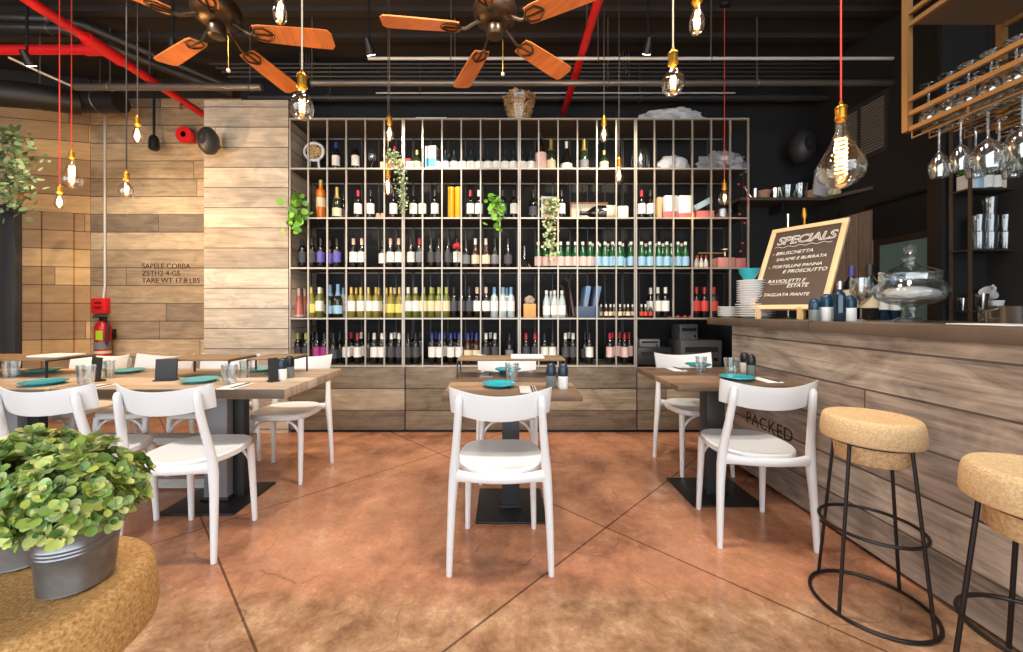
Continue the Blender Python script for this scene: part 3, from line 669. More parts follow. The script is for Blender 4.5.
# cork-filled flared vase on top of the rack
zt = 2.965+.0095
t = thing('glass_vase', 'flared glass vase full of corks standing on top of the wine rack', 'vase', (xa(519.5, 3.80), 3.80, zt))
b = MB(); b.lathe([(0, 0), (.105, 0), (.11, .006), (.168, .255), (.164, .255), (.106, .012), (0, .012)], 28); b.build('bowl', glass('vase_glass', (250, 250, 248), .03, .4, .03), t)
b = MB()
for i in range(420):
    z = .025+rr.random()*.25; q = (.098+.052*z/.25)*math.sqrt(rr.uniform(.35, 1)); a = rr.random()*2*PI
    p = Vector((q*math.cos(a), q*math.sin(a), z)); d = Vector((rr.uniform(-1, 1), rr.uniform(-1, 1), rr.uniform(-.7, .7))).normalized()*.019
    k = p+d; kk = p-d
    for e in (k, kk):
        lim = .10+.058*max(e.z, 0)/.25; ll = math.hypot(e.x, e.y)
        if ll > lim: e.x *= lim/ll; e.y *= lim/ll
    b.tube([kk, k], .0115, 6)
c = b.build('corks', M_corkpale, t); c['kind'] = 'stuff'
tag(MB().box(-.145, .145, -.08, .08, 0, .014, bev=.003).build('white_board', M_paper, loc=(xa(432, 3.72), 3.75, zt-.005)), 'thin white board lying on top of the wine rack', 'board')
# empty wine glass
def wineglass_mesh(h, r, mat, nm='wine_glass'):
    b = MB(); b.lathe([(0, 0), (r*.92, .001), (r*.92, .003), (r*.25, .007), (.004, .014), (.0035, h*.46), (.008, h*.5), (r*.7, h*.60), (r, h*.75), (r*.96, h*.86), (r*.80, h), (r*.77, h), (r*.93, h*.86), (r*.96, h*.75), (r*.66, h*.61), (0, h*.52)], 20)
    return b.mesh(nm, mat)
WG = wineglass_mesh(.215, .043, M_clear)
tag(link('wine_glass', WG, None, (xa(372, 3.82), 3.82, shelf_z(0))), 'empty stemmed wine glass standing alone on the top shelf', 'wine glass')
M_wood_crate = P('pale_crate_wood', (206, 172, 122), .6)
def box_thing(name, label, px0, px1, h, r, mat, Y=3.82, d=.16, cat='box', rot=0, grp=None, z=None):
    x0, x1 = xa(px0, Y), xa(px1, Y)
    o = MB().box(-(x1-x0)/2, (x1-x0)/2, -d/2, d/2, 0, h, bev=.003).build(name, mat, loc=((x0+x1)/2, Y, shelf_z(r) if z is None else z), rotz=rot)
    return tag(o, label, cat, grp)
box_thing('wooden_crate', 'small pale wooden crate planted with greenery on the top shelf', 382, 403, .085, 0, M_wood_crate, 3.79, .12, 'crate')
box_thing('gift_carton', 'small cream carton in front of a squat bottle, top shelf', 407, 414, .085, 0, M_cream, 3.74, .06)
box_thing('gift_box', 'orange-red gift box at the back of the top shelf', 386, 412, .20, 0, P('orange_card', (176, 70, 38), .6), 3.98, .1)
t = thing('carton', 'white and blue spirit carton on the top shelf', 'carton', (xa(432.3, 3.80), 3.80, shelf_z(0)), -.2)
MB().box(-.055, .055, -.05, .05, 0, .25, bev=.002).build('box', M_white, t); MB().box(-.052, .052, -.0515, -.0505, .05, .13).build('blue_panel', P('sea_blue_print', (70, 160, 190), .5), t, smooth=False)
for px, s in ((451.3, 'left of the yellow tube pair'), (458.3, 'right of the yellow tube pair')):
    t = thing('spirit_tube', 'yellow cylinder tube on the second shelf, %s' % s, 'tube', (xa(px, 3.80), 3.80, shelf_z(1)), 0, 'yellow spirit tubes')
    b = MB(); b.lathe([(0, 0), (.031, 0), (.032, .002), (.032, .285), (0, .285)], 20); b.build('tube', P('yellow_card', (232, 164, 20), .45), t)
    b = MB(); b.lathe([(.0325, .29), (.0325, .325), (.03, .328), (0, .328)], 20); b.lathe([(0, .2855), (.031, .2855), (.0325, .29)], 20); b.build('lid', P('yellow_lid', (240, 178, 40), .4), t)
# small amber jars beside bottle
for i, px in enumerate((378, 382.5)):
    b = MB(); b.lathe([(0, 0), (.022, 0), (.023, .004), (.023, .05), (.018, .055), (.019, .07), (0, .07)], 14)
    tag(b.build('jar', P('pale_jar', (180, 150, 130), .35), loc=(xa(px, 3.79), 3.79, shelf_z(1))), 'tiny pale jar on the second shelf, %s of a pair' % ('left', 'right')[i], 'jar', 'tiny jars')
# framed certificate and lying magnum
t = thing('picture_frame', 'wooden picture frame with pale print behind the lying bottle, second shelf', 'picture', (xa(589, 4.0), 4.0, shelf_z(1)))
X0, X1 = -.195, .195; h = .235
b = MB(); b.box(X0, X1, -.01, .01, 0, .016); b.box(X0, X1, -.01, .01, h-.016, h); b.box(X0, X0+.016, -.01, .01, .016, h-.016); b.box(X1-.016, X1, -.01, .01, .016, h-.016); b.build('frame', P('orange_wood', (172, 112, 62), .5), t, smooth=False)
MB().box(X0+.014, X1-.014, -.004, .004, .014, h-.014).build('print', P('print_paper', (206, 196, 176), .7), t, smooth=False)
t = thing('lying_bottle', 'big dark bottle lying on its side on the second shelf', 'bottle', (xa(604, 3.80), 3.80, shelf_z(1)+.0755))
Mx = R(-PI/2, 'Y')
b = MB(); b.lathe([(0, -.11), (.066, -.11), (.075, -.10), (.075, .06), (.06, .11), (.03, .15), (.019, .17), (.019, .235), (0, .235)], 24, Mx); b.build('body', G_dark, t)
b = MB(); b.lathe([(.0757, -.105), (.0757, -.085), (.0757, -.03), (.0757, -.01)], 30, Mx); b.f = [f for f in b.f if len(f) == 4]; b.build('label', L_cream, t)
b = MB(); b.lathe([(.0205, .18), (.0205, .236), (0, .238)], 14, Mx); b.build('cap', K_black, t)
MB().box(-.055, .055, -.03, .03, -.0755, -.0715).build('cradle', M_wood_crate, t, smooth=False)
t = thing('cream_box', 'cream box with rounded corners at the end of the lying bottle', 'box', (xa(621.5, 3.80), 3.80, shelf_z(1)))
MB().box(-.052, .052, -.06, .06, 0, .135, bev=.014).build('box', M_cream, t)
box_thing('wooden_batten', 'narrow upright pale wooden slat on the second shelf', 655.8, 659.8, .215, 1, M_wood_crate, 3.78, .1, 'slat')
M_pinkbox = P('pink_red_card', (200, 110, 108), .6)
for lab, a, c_, h_, dz, mt, rot in [('pink and red cartons, lower left, second shelf', 661, 675, .075, 0, M_pinkbox, 0), ('pink carton, lower middle, second shelf', 675.6, 692, .06, 0, M_pinkbox, 0),
        ('white and grey carton atop the lower left pink one', 662.5, 674.5, .155, .0765, M_paper, 0), ('white carton atop the lower middle pink one', 676.5, 690, .17, .0615, M_paper, 0),
        ('pink carton under the tilted pale blue box', 693, 711, .085, 0, M_pinkbox, .0)]:
    box_thing('carton', lab, a, c_, h_, 1, mt, 3.80, .13, 'carton', rot, 'cartons on the second shelf', z=shelf_z(1)+dz)
o = MB().box(-.09, .09, -.05, .05, 0, .055, R(-.48, 'Y') , bev=.003).build('tilted_box', P('pale_blue_card', (170, 198, 208), .5), loc=(xa(702, 3.80), 3.80, shelf_z(1)+.13)); tag(o, 'pale blue box tilted on top of a pink carton', 'box')
b = MB(); b.lathe([(0, 0), (.085, 0), (.09, .006), (.09, .105), (.086, .105), (.086, .012), (0, .012)], 22); t = tag(b.build('glass_canister', M_clear, loc=(xa(722, 3.82), 3.82, shelf_z(1))), 'wide clear canister under the red-corded pendant, second shelf', 'canister')
b = MB(); b.lathe([(0, .014), (.082, .014), (.082, .06), (.05, .075), (0, .07)], 18); b.build('contents', P('pinkish_contents', (176, 122, 104), .8), t)
# third shelf bits
b = MB(); b.lathe([(0, 0), (.075, 0), (.078, .01), (.06, .04), (.022, .085), (.014, .12), (.012, .2), (.02, .225), (.018, .225), (.010, .2), (.012, .12), (.02, .086), (.058, .042), (.074, .012), (0, .004)], 24)
tag(b.build('decanter', M_clear, loc=(xa(524.5, 3.80), 3.80, shelf_z(2))), 'clear wide-bottomed decanter on the third shelf', 'decanter')
t = thing('red_flower', 'red flower bloom tucked among bottles on the third shelf', 'flower', (xa(457, 3.72), 3.72, shelf_z(2)))
b = MB(); b.tube([(0, 0, 0), (.005, .0, .12), (0, 0, .21)], .003, 6); b.build('stem', P('stem_green', (70, 96, 40), .6), t)
b = MB(); b.add(*lump(.036, .03, .034, 2.2, .5, 3, 5), T(0, 0, .19)); b.build('bloom', P('bloom_red', (190, 24, 36), .6), t)
t = thing('picture_frame', 'thin gilt frame leaning on the third shelf near its right end', 'picture', (xa(711, 3.95), 3.95, shelf_z(2)), 0)
Mq = R(-.13, 'Y'); X0, X1, h = -.125, .14, .185
b = MB(); b.box(X0, X1, -.008, .008, .0, .012); b.box(X0, X1, -.008, .008, h-.012, h); b.box(X0, X0+.013, -.008, .008, .012, h-.012, Mq); b.box(X1-.013, X1, -.008, .008, .012, h-.012); b.build('frame', P('gilt', (190, 150, 80), .4, .4), t, smooth=False)
MB().box(X0+.03, X1-.012, -.003, .003, .012, h-.012).build('print', M_dark, t, smooth=False)
for i, (px, c_) in enumerate([(696.5, L_pink), (701.3, L_cream), (706, L_pink)]):
    o = link('bottle', bmesh_for('mini', 'bottle', G_water), None, (xa(px, 3.79), 3.79, shelf_z(2))); link('label', bmesh_for('mini', 'label', c_), o); link('cap', bmesh_for('mini', 'cap', K_red), o)
    tag(o, 'tiny clear bottle, red cap, %s before the gilt frame, third shelf' % ('left one', 'middle one', 'right one')[i], 'bottle', 'tiny bottles before the gilt frame')
box_thing('cake_box', 'round-edged pink panettone box at right end of third shelf', 714.5, 731, .105, 2, P('dusty_pink_card', (206, 138, 126), .6), 3.80, .14, 'box')
box_thing('cake_box', 'slim pink panettone box at right end, beside the rack end post', 732, 741.5, .10, 2, P('dusty_pink_card2', (196, 122, 116), .6), 3.80, .14, 'box')
b = MB(); b.lathe([(0, 0), (.03, 0), (.032, .004), (.008, .02), (.007, .06), (.03, .075), (.055, .08), (.055, .085), (0, .083)], 18); tag(b.build('cake_stand', M_chrome, loc=(xa(725, 3.80), 3.80, shelf_z(2)+.1055)), 'small metal stand on top of the pink panettone box', 'stand')
# fourth shelf bits
box_thing('champagne_box', 'small orange champagne crate on the fourth shelf', 523.5, 535.5, .135, 3, P('orange_crate', (226, 150, 84), .6), 3.79, .1)
b = MB(); b.add(*lump(.05, .04, .05, 5.5, .3, 3)); tag(b.build('paper_bundle', P('crumpled_paper', (150, 136, 116), .8), loc=(xa(529.5, 3.79), 3.79, shelf_z(3)+.1355)), 'crumpled paper bundle on top of the orange crate', 'paper')
for i, (px, a) in enumerate([(581.5, .16), (590.5, .2)]):
    t = thing('ring_binder', 'tall slate-blue binder leaning on the fourth shelf, %s one' % ('left', 'right')[i], 'binder', (xa(px, 3.84), 3.84, shelf_z(3)), 0, 'slate-blue binders')
    Mq = R(a, 'Y'); MB().box(-.022, .022, -.11, .11, .005, .31, Mq, bev=.003).build('cover', P('slate_blue_card', (92, 120, 158), .55), t)
    MB().box(-.014, .014, -.1115, -.1105, .12, .2, Mq).build('spine_label', L_grey, t, smooth=False)
box_thing('document_box', 'dark slate document box beneath the blue binders, fourth shelf', 575.5, 599, .11, 3, P('slate_card', (58, 74, 98), .55), 3.72, .06)
for lab, p0, p1, rr_ in [('thin dark wooden stick leaning on the fourth shelf', (574, 316), (568.5, 281), .012), ('dark leaning tool on the fourth shelf beside clear water bottles', (567, 316), (563, 288), .008)]:
    a_, c_ = at(p0[0], p0[1], 3.80), at(p1[0], p1[1], 3.95); a_.z = shelf_z(3)+.012
    b = MB(); b.tube([a_, (a_+c_)/2, c_], rr_, 8); b.tube([c_, c_+Vector((-.03, 0, .03))], rr_*1.6, 8); tag(b.build('wooden_stick', P('dark_stick_wood', (88, 60, 48), .6), None), lab, 'stick')
for i, (px, m_) in enumerate([(667.3, 1), (685, 2), (690.5, 3), (678, 4)]):
    b = MB(); b.add(*lump(.018, .016, .016, m_, .2, 2)); tag(b.build('red_ornament', P('ornament_red', (186, 40, 46), .4), loc=(xa(px, 3.78), 3.78, shelf_z(3))), 'tiny red ornament on fourth shelf, %s' % ['under the white-labelled pair', 'left of the red-labelled bottles', 'closest to the red-labelled bottles', 'first right of the dark gap'][i], 'ornament', 'tiny red ornaments')
b = MB(); b.add(*lump(.075, .05, .065, 9.1, .2, 3)); tag(b.build('bread_loaf', P('bread_crust', (150, 98, 54), .8), loc=(xa(722, 3.84), 3.84, shelf_z(3))), 'brown loaf right of the red-labelled bottles, fourth shelf', 'bread')
# ================================================================ PLANTS
def leaf(b, base, d, up, L, W, cup=.25):
    d = d.normalized(); s = d.cross(up)
    s = s.normalized() if s.length > 1e-4 else d.orthogonal().normalized()
    n = s.cross(d)
    P_ = lambda u, q, h: base+d*(L*u)+s*(W*q)+n*(h*L)
    vs = [P_(0, 0, 0), P_(.30, -.42, cup*.35), P_(.30, 0, .0), P_(.30, .42, cup*.35), P_(.68, -.5, cup*.5), P_(.68, 0, cup*.15), P_(.68, .5, cup*.5), P_(.95, -.22, cup*.4), P_(1, 0, cup*.3), P_(.95, .22, cup*.4)]
    b.add(vs, [(0, 2, 1), (0, 3, 2), (1, 2, 5, 4), (2, 3, 6, 5), (4, 5, 8, 7), (5, 6, 9, 8)])
def leafmat(name, cols):
    m = P(name, cols[0], .42); t = NT(m); bb = t.n['Principled BSDF']
    g = t.new('ShaderNodeNewGeometry'); c = t.ramp(g.outputs['Random Per Island'], [(i/(len(cols)-1), q) for i, q in enumerate(cols)])
    t.put(bb.inputs['Base Color'], c); bb.inputs['Subsurface Weight'].default_value = 0; return m
M_leaf1 = leafmat('boxwood_leaf', [(52, 92, 44), (138, 164, 66), (108, 150, 80), (192, 196, 82), (154, 184, 112), (218, 212, 112), (66, 112, 74), (228, 226, 152)])
M_leaf2 = leafmat('ivy_leaf', [(76, 104, 66), (112, 134, 92), (150, 164, 120), (58, 84, 52)])
M_leaf3 = leafmat('pothos_leaf', [(96, 156, 42), (132, 190, 62), (72, 126, 34)])
M_leaf4 = leafmat('variegated_leaf', [(84, 128, 62), (140, 166, 98), (196, 204, 160), (60, 100, 48), (180, 120, 100)])
M_stem = P('plant_stem', (96, 92, 50), .7)
def bush_meshes(seed, rx, rz, n, zc, leafL=.0165):
    r = random.Random(seed); b = MB(); st = MB()
    for i in range(n):
        a = r.random()*2*PI; e = r.uniform(-.45, 1); e = math.asin(max(-.5, min(1, e)))
        k = r.uniform(.55, 1.02)*(1+.16*mnoise.noise(Vector((a*1.3, e*2, seed)))); k += .14 if r.random() < .10 else 0
        c = Vector((rx*k*math.cos(a)*math.cos(e), rx*k*math.sin(a)*math.cos(e), zc+rz*k*math.sin(e)))
        ax = (c-Vector((0, 0, zc-.03))).normalized()
        if i % 6 == 0: st.tube([(0, 0, zc-.05), c*.5+Vector((0, 0, zc-.02))*.5, c], .0016, 5)
        nl = r.randint(6, 8); o1 = ax.orthogonal().normalized(); o2 = ax.cross(o1)
        for ring, (tilt, sc) in enumerate(((.35, 1.0), (.95, .62))):
            for q in range(nl if ring == 0 else nl-3):
                t_ = 2*PI*q/(nl if ring == 0 else nl-3)+r.random()*.6
                d = (o1*math.cos(t_)+o2*math.sin(t_))*math.cos(tilt)+ax*math.sin(tilt)+Vector((r.gauss(0, .22), r.gauss(0, .22), r.gauss(0, .22)))
                l = leafL*sc*r.uniform(.75, 1.15); leaf(b, c+d*.002, d, ax, l, l*.82, .3)
    return b, st
def pot_plant(label, x, y, z, seed, n, extra_right=False):
    t = thing('potted_plant', label, 'potted plant', (x, y, z), 0, 'bushy plants in galvanised buckets')
    b = MB(); p = [(0, .0), (.041, .0), (.043, .002), (.0425, .004)]
    for k in range(3): zz = .058+k*.0055; p += [(.0468+.0004*k, zz-.002), (.0476+.0004*k, zz), (.0468+.0004*k, zz+.002)]
    p += [(.0512, .092), (.0532, .096), (.0532, .100), (.0505, .100), (.0485, .085), (0, .083)]
    b.lathe(p, 36); b.build('bucket', M_galv, t)
    f, s = bush_meshes(seed, .076, .080, n, .128)
    f.build('foliage', M_leaf1, t, angle=80); s.build('stems', M_stem, t)
    return t
SEATZ = .746
p1 = pot_plant('green bushy plant in a ridged galvanised bucket at the front left', -.658, .60, SEATZ-.004, 11, 300)
r_ = random.Random(3); b = MB()
for i in range(7):
    a = r_.random()*2*PI; d = Vector((math.cos(a), math.sin(a)*.3-.6, r_.uniform(.1, .8))); leaf(b, Vector((-.012, -.095, .16)), d, Vector((0, -1, 0)), .014, .012)
b.build('teal_sprig', P('teal_leaf', (60, 150, 170), .4), p1, angle=80)
pot_plant('green bushy plant in the second galvanised bucket, at the very left edge', -.805, .655, SEATZ-.004, 23, 240)
def vine(label, pts, n, mat, L, spread, seed, grp=None, pot=None, name='trailing_plant', W=.8):
    r = random.Random(seed); t = thing(name, label, 'plant', pts[0], 0, grp); o = Vector(pts[0])
    pts = [Vector(p)-o for p in pts]; b = MB(); st = MB(); st.tube(pts, .003, 5)
    for i in range(n):
        k = r.random()*(len(pts)-1); j = min(int(k), len(pts)-2); c = pts[j].lerp(pts[j+1], k-j)
        c = c+Vector((r.gauss(0, spread*.5), r.gauss(0, spread*.35), r.gauss(0, spread*.3)))
        d = Vector((r.uniform(-1, 1), r.uniform(-1, .3), r.uniform(-1, .5))); up = Vector((r.uniform(-.4, .4), -1, r.uniform(0, .8)))
        l = L*r.uniform(.6, 1.2); leaf(b, c, d, up, l, l*W, .2)
    b.build('foliage', mat, t, angle=80); st.build('stem', M_stem, t)
    if pot:
        q = MB(); pr, ph = pot; q.lathe([(0, 0), (pr*.72, 0), (pr*.75, .003), (pr*.98, ph*.75), (pr*1.05, ph*.76), (pr*1.05, ph), (pr*.92, ph), (pr*.9, ph*.8), (0, ph*.8)], 20); q.build('pot', M_terr, t)
    return t
# pothos in terracotta pot, second shelf left end
a = (xa(302, 3.70), 3.70, shelf_z(1))
vine('bright green trailing plant in a terracotta pot, left end of second shelf', [a, at(300, 203, 3.66), at(297, 196, 3.6), at(292, 207, 3.58), at(295, 222, 3.58), at(297, 228, 3.57)], 46, M_leaf3, .075, .085, 5, 'trailing plants on the rack', (.042, .085))
vine('bright green trailing plant spilling over mid second shelf', [(xa(495, 3.72), 3.72, shelf_z(1)), at(494, 200, 3.68), at(495, 197, 3.6), at(497, 212, 3.6), at(499, 230, 3.6)], 40, M_leaf3, .065, .075, 8, 'trailing plants on the rack', (.04, .07))
vine('small-leaved grey-green vine hanging from the top shelf crate', [at(391, 158, 3.74), at(392, 153, 3.64), at(399, 162, 3.6), at(401, 180, 3.6), at(403, 195, 3.6), at(401, 213, 3.6)], 260, M_leaf2, .024, .06, 9, 'trailing plants on the rack')
vine('variegated vine hanging in a thick column from second shelf to third', [(xa(551, 3.72), 3.72, shelf_z(1)), at(550, 200, 3.62), at(551, 205, 3.6), at(549, 220, 3.6), at(551, 240, 3.6), at(551, 258, 3.6)], 300, M_leaf4, .034, .065, 10, 'trailing plants on the rack', (.04, .07))
# picture behind that vine
t = thing('picture_frame', 'pale print leaning behind the variegated vine, second shelf', 'picture', (xa(549, 4.0), 3.98, shelf_z(1)), .15)
MB().box(-.085, .085, -.008, .008, 0, .29).build('frame', M_paper, t, smooth=False); MB().box(-.07, .07, -.0095, -.0085, .02, .27).build('print', P('print_rose', (190, 170, 158), .7), t, smooth=False)
# far left: dark divider with hanging ivy
tag(MB().box(-.13, .0, -.03, .03, 0, za(205, 3.5), bev=.003).build('divider_post', P('charcoal_post', (44, 45, 48), .6), loc=(xa(18.3, 3.5), 3.5, 0)), 'charcoal post at the far left edge, under the ivy', 'post')
vine('leafy green plant cascading over the charcoal post at far left', [(xa(12, 3.5), 3.5, za(205, 3.5)+.001), at(13, 165, 3.5), at(10, 130, 3.45), at(16, 160, 3.4), at(20, 185, 3.36), at(14, 212, 3.34)], 420, M_leaf2, .055, .16, 12, None, (.07, .12))
# ================================================================ CORK STOOLS
def make_stool(label, x, y, rot):
    t = thing('bar_stool', label, 'bar stool', (x, y, 0), rot, 'cork-topped wire bar stools')
    b = MB(); b.lathe([(0, .651), (.118, .651), (.148, .651), (.1545, .656), (.1565, .668), (.1555, .695), (.152, .722), (.148, .736), (.141, .744), (.132, .746), (.118, .743), (.09, .738), (0, .736)], 44); b.build('seat', M_cork if x < 0 else M_corkst, t)
    b = MB(); b.lathe([(0, .572), (.105, .572), (.110, .577), (.117, .6485), (0, .6485)], 40); b.build('under_seat', M_corkpale, t)
    b = MB(); b.tube([(.1235*math.cos(2*PI*i/32), .1235*math.sin(2*PI*i/32), .645) for i in range(32)], .0055, 6, closed=True); b.build('seat_ring', M_black, t)
    for k in range(4):
        a = PI/2*k; c, s = math.cos(a), math.sin(a); b = MB(); b.tube([(.125*c, .125*s, .648), (.187*c, .187*s, .008)], .0062, 8); b.build('leg', M_wire, t)
    for nm, r, z in (('foot_ring', .1575, .315), ('base_ring', .188, .0075)):
        b = MB(); b.tube([(r*math.cos(2*PI*i/48), r*math.sin(2*PI*i/48), z) for i in range(48)], .0068, 8, closed=True); b.build(nm, M_wire, t)
    return t
M_wire = P('bronzed_wire', (44, 38, 36), .35, .6)
M_corkst = speckle('stool_cork', [(184, 146, 100), (208, 174, 128), (224, 198, 156)], 150, .85, 4, .4)
make_stool('cork-topped bar stool standing whole in front of the bar', 1.449, 1.53, math.radians(19))
make_stool('cork-topped bar stool cut off by the right edge of the picture', 1.405, .995, math.radians(60))
make_stool('cork-topped stool at front left carrying the galvanised plant buckets', -.717, .575, 0)
# ================================================================ CEILING FANS
def fan(label, cx, cy, zb, a0):
    t = thing('ceiling_fan', label, 'ceiling fan', (cx, cy, zb), math.radians(a0), 'bronze ceiling fans with wooden blades')
    b = MB(); b.tube([(0, 0, .16), (0, 0, CZ-zb-.06)], .016, 12); b.build('downrod', M_bronze, t)
    b = MB(); b.lathe([(.03, CZ-zb-.09), (.07, CZ-zb-.05), (.085, CZ-zb), (0, CZ-zb)], 24); b.build('canopy', M_bronze, t)
    b = MB(); b.lathe([(0, -.03), (.06, -.03), (.09, -.015), (.125, .01), (.135, .04), (.135, .075), (.12, .105), (.07, .135), (.03, .17), (.018, .18)], 32); b.build('motor_housing', M_bronze, t).location.z = .055
    b = MB(); b.lathe([(0, -.105), (.03, -.105), (.045, -.098), (.05, -.085), (.05, -.045), (.045, -.032), (0, -.032)], 28); b.build('switch_housing', M_bronze, t).location.z = .055
    b = MB(); b.tube([(.049, 0, -.02), (.066, 0, -.04), (.066, 0, -.235)], .0022, 6); pc = b.build('pull_chain', M_brass, t)
    b = MB(); b.lathe([(0, -.262), (.008, -.258), (.012, -.25), (.009, -.24), (0, -.234)], 12, None, (.066, 0, 0)); b.build('knob', M_cream, pc)
    for k in range(5):
        Mr = R(2*PI*k/5, 'Z'); tilt = R(-.2, 'X')
        pr = MB(); prof = [(.22, .052), (.26, .060), (.45, .067), (.62, .071), (.665, .069), (.685, .045)]
        vs = []; top = [(x, w) for x, w in prof]; outl = [(x, w) for x, w in top]+[(x, -w) for x, w in reversed(top)]
        n = len(outl); vs = [(x, y, .004) for x, y in outl]+[(x, y, -.004) for x, y in outl]
        fs = [tuple(range(n)), tuple(range(2*n-1, n-1, -1))]+[(i, (i+1) % n, n+(i+1) % n, n+i) for i in range(n)]
        pr.add(vs, fs, Mr @ tilt); bl = link('blade', pr.mesh('blade', M_blade, False), t)
        b = MB(); b.tube([(.09, 0, .05), (.14, 0, .02), (.18, 0, -.008), (.225, 0, -.010)], [(.012, .006)]*4, 8, M=Mr)
        for s in (-1, 1): b.tube([(.20, 0, -.010), (.235, s*.040, -.009), (.285, s*.046, -.009), (.32, s*.018, -.009), (.33, 0, -.009)], .006, 6, M=Mr @ tilt)
        b.tube([(.20, 0, -.010), (.26, 0, -.010), (.33, 0, -.009)], .006, 6, M=Mr @ tilt)
        b.build('blade_bracket', M_bronze, bl)
    return t
fan('bronze ceiling fan with orange wood blades at top left', -1.77, 2.40, 2.895, 8)
fan('bronze ceiling fan with orange wood blades at top centre', -.05, 2.40, 2.895, 42)
# ================================================================ PENDANT BULBS
def filament_mat():
    return P('glowing_filament', (255, 214, 150), .5, emit=(255, 214, 150), es=2.2)
M_fil = filament_mat()
BULB = {'globe': [(.013, 0), (.016, -.02), (.03, -.035), (.042, -.056), (.0475, -.082), (.043, -.106), (.03, -.123), (.012, -.130), (0, -.131)],
        'pear': [(.013, 0), (.014, -.018), (.021, -.04), (.029, -.066), (.032, -.09), (.029, -.112), (.018, -.128), (.007, -.133), (0, -.134)],
        'big': [(.016, 0), (.018, -.04), (.028, -.075), (.052, -.125), (.076, -.172), (.082, -.20), (.074, -.235), (.050, -.262), (.02, -.276), (0, -.278)]}
def pendant(label, px, py_sock, Y, kind, cord, s=1.0, power=6, ps=None):
    X = xa(px, Y); z = za(py_sock, Y)   # z = bottom of the brass socket
    t = thing('pendant_lamp', label, 'pendant lamp', (X, Y, z), 0, 'bare bulb pendants')
    b = MB(); b.tube([(0, 0, .06*s), (0, 0, CZ-z-.012)], .0032, 6); b.build('cord', cord, t)
    b = MB(); b.lathe([(.045, CZ-z-.02), (.05, CZ-z), (0, CZ-z)], 18); b.lathe([(0, CZ-z-.022), (.045, CZ-z-.02)], 18); b.build('ceiling_rose', M_black, t)
    b = MB(); b.lathe([(0, .075*s), (.006*s, .075*s), (.008*s, .06*s), (.019*s, .055*s), (.0215*s, .05*s), (.0215*s, .045*s), (.019*s, .043*s), (.019*s, .012*s), (.0215*s, .010*s), (.0215*s, .004*s), (.017*s, 0), (.015*s, -.006*s), (0, -.006*s)], 20); b.build('socket', M_brass, t)
    b = MB(); b.lathe([(r*s, q*s) for r, q in BULB[kind]], 24); bu = b.build('bulb', M_bulb, t)
    b = MB()
    if kind == 'big':
        pts = [(.019*s*math.cos(i*.66), .019*s*math.sin(i*.66), (-.07-.155*i/86)*s) for i in range(87)]; b.tube(pts, .0036*s, 5)
    elif kind == 'globe':
        pts = [(.010*s*math.cos(i*.7), .010*s*math.sin(i*.7), (-.045-.06*i/45)*s) for i in range(46)]; b.tube(pts, .0024*s, 5)
    else:
        for k in range(5):
            a = 2*PI*k/5; b.tube([(.005*s*math.cos(a), .005*s*math.sin(a), -.03*s), (.012*s*math.cos(a), .012*s*math.sin(a), -.07*s), (.008*s*math.cos(a), .008*s*math.sin(a), -.108*s)], .0017*s, 5)
    b.build('filament', M_fil, bu)
    l = bpy.data.lights.new('bulb_glow', 'POINT'); l.energy = power*.6; l.color = (1, .66, .32); l.shadow_soft_size = .004
    lo = bpy.data.objects.new('bulb_glow', l); COL.objects.link(lo); lo.location = (X, Y, z-(.16 if kind == 'big' else .075)*s)
    return t
pendant('globe bulb on a pale cord in front of the left fan blade', 302, 88, 1.62, 'globe', M_cord_w, 1.0, 5)
pendant('small pear bulb high up beside the left fan, top edge', 280, -4, 1.85, 'pear', M_cord_w, 1.0, 7)
pendant('globe bulb on a gold cord, right of the red pipe', 673, 65, 1.66, 'globe', M_cord_w, .98, 5)
pendant('pear bulb at the top edge, upper right of the gold-corded globe', 697, 3, 1.72, 'pear', M_cord_w, 1.05, 7)
pendant('big diamond-shaped coil bulb on a red cord over the bar', 841, 120, 1.58, 'big', M_cord_r, 1.0, 8)
pendant('big coil bulb on a red cord at far left', 71.5, 158, 2.85, 'big', M_cord_r, .8, 60)
pendant('small bulb on a red cord, lowest at far left', 59.5, 193, 2.6, 'pear', M_cord_r, .8, 50)
pendant('globe bulb on a dark cord over the long left table', 126.5, 180, 2.1, 'globe', M_cord_k, .75, 6)
pendant('bright pear bulb on a dark cord before the recessed plank wall', 137.5, 125, 2.55, 'pear', M_cord_k, .9, 20)
pendant('pear bulb on dark cord in front of top shelf, left part of rack', 389.5, 124, 2.7, 'pear', M_cord_k, .9, 7)
pendant('dim pear bulb beside the small-leaved vine, second shelf height', 388, 177, 2.75, 'pear', M_cord_k, .95, 5)
pendant('pear bulb on dark cord in front of top shelf, right part of rack', 604, 125, 2.75, 'pear', M_cord_k, .9, 7)
pendant('pear bulb hanging lower, above the picture frame and lying bottle', 619, 166, 2.75, 'pear', M_cord_k, .9, 6)
pendant('bulb on a red cord in front of the right end of the rack', 724.5, 189, 3.3, 'globe', M_cord_r, 1.0, 5)
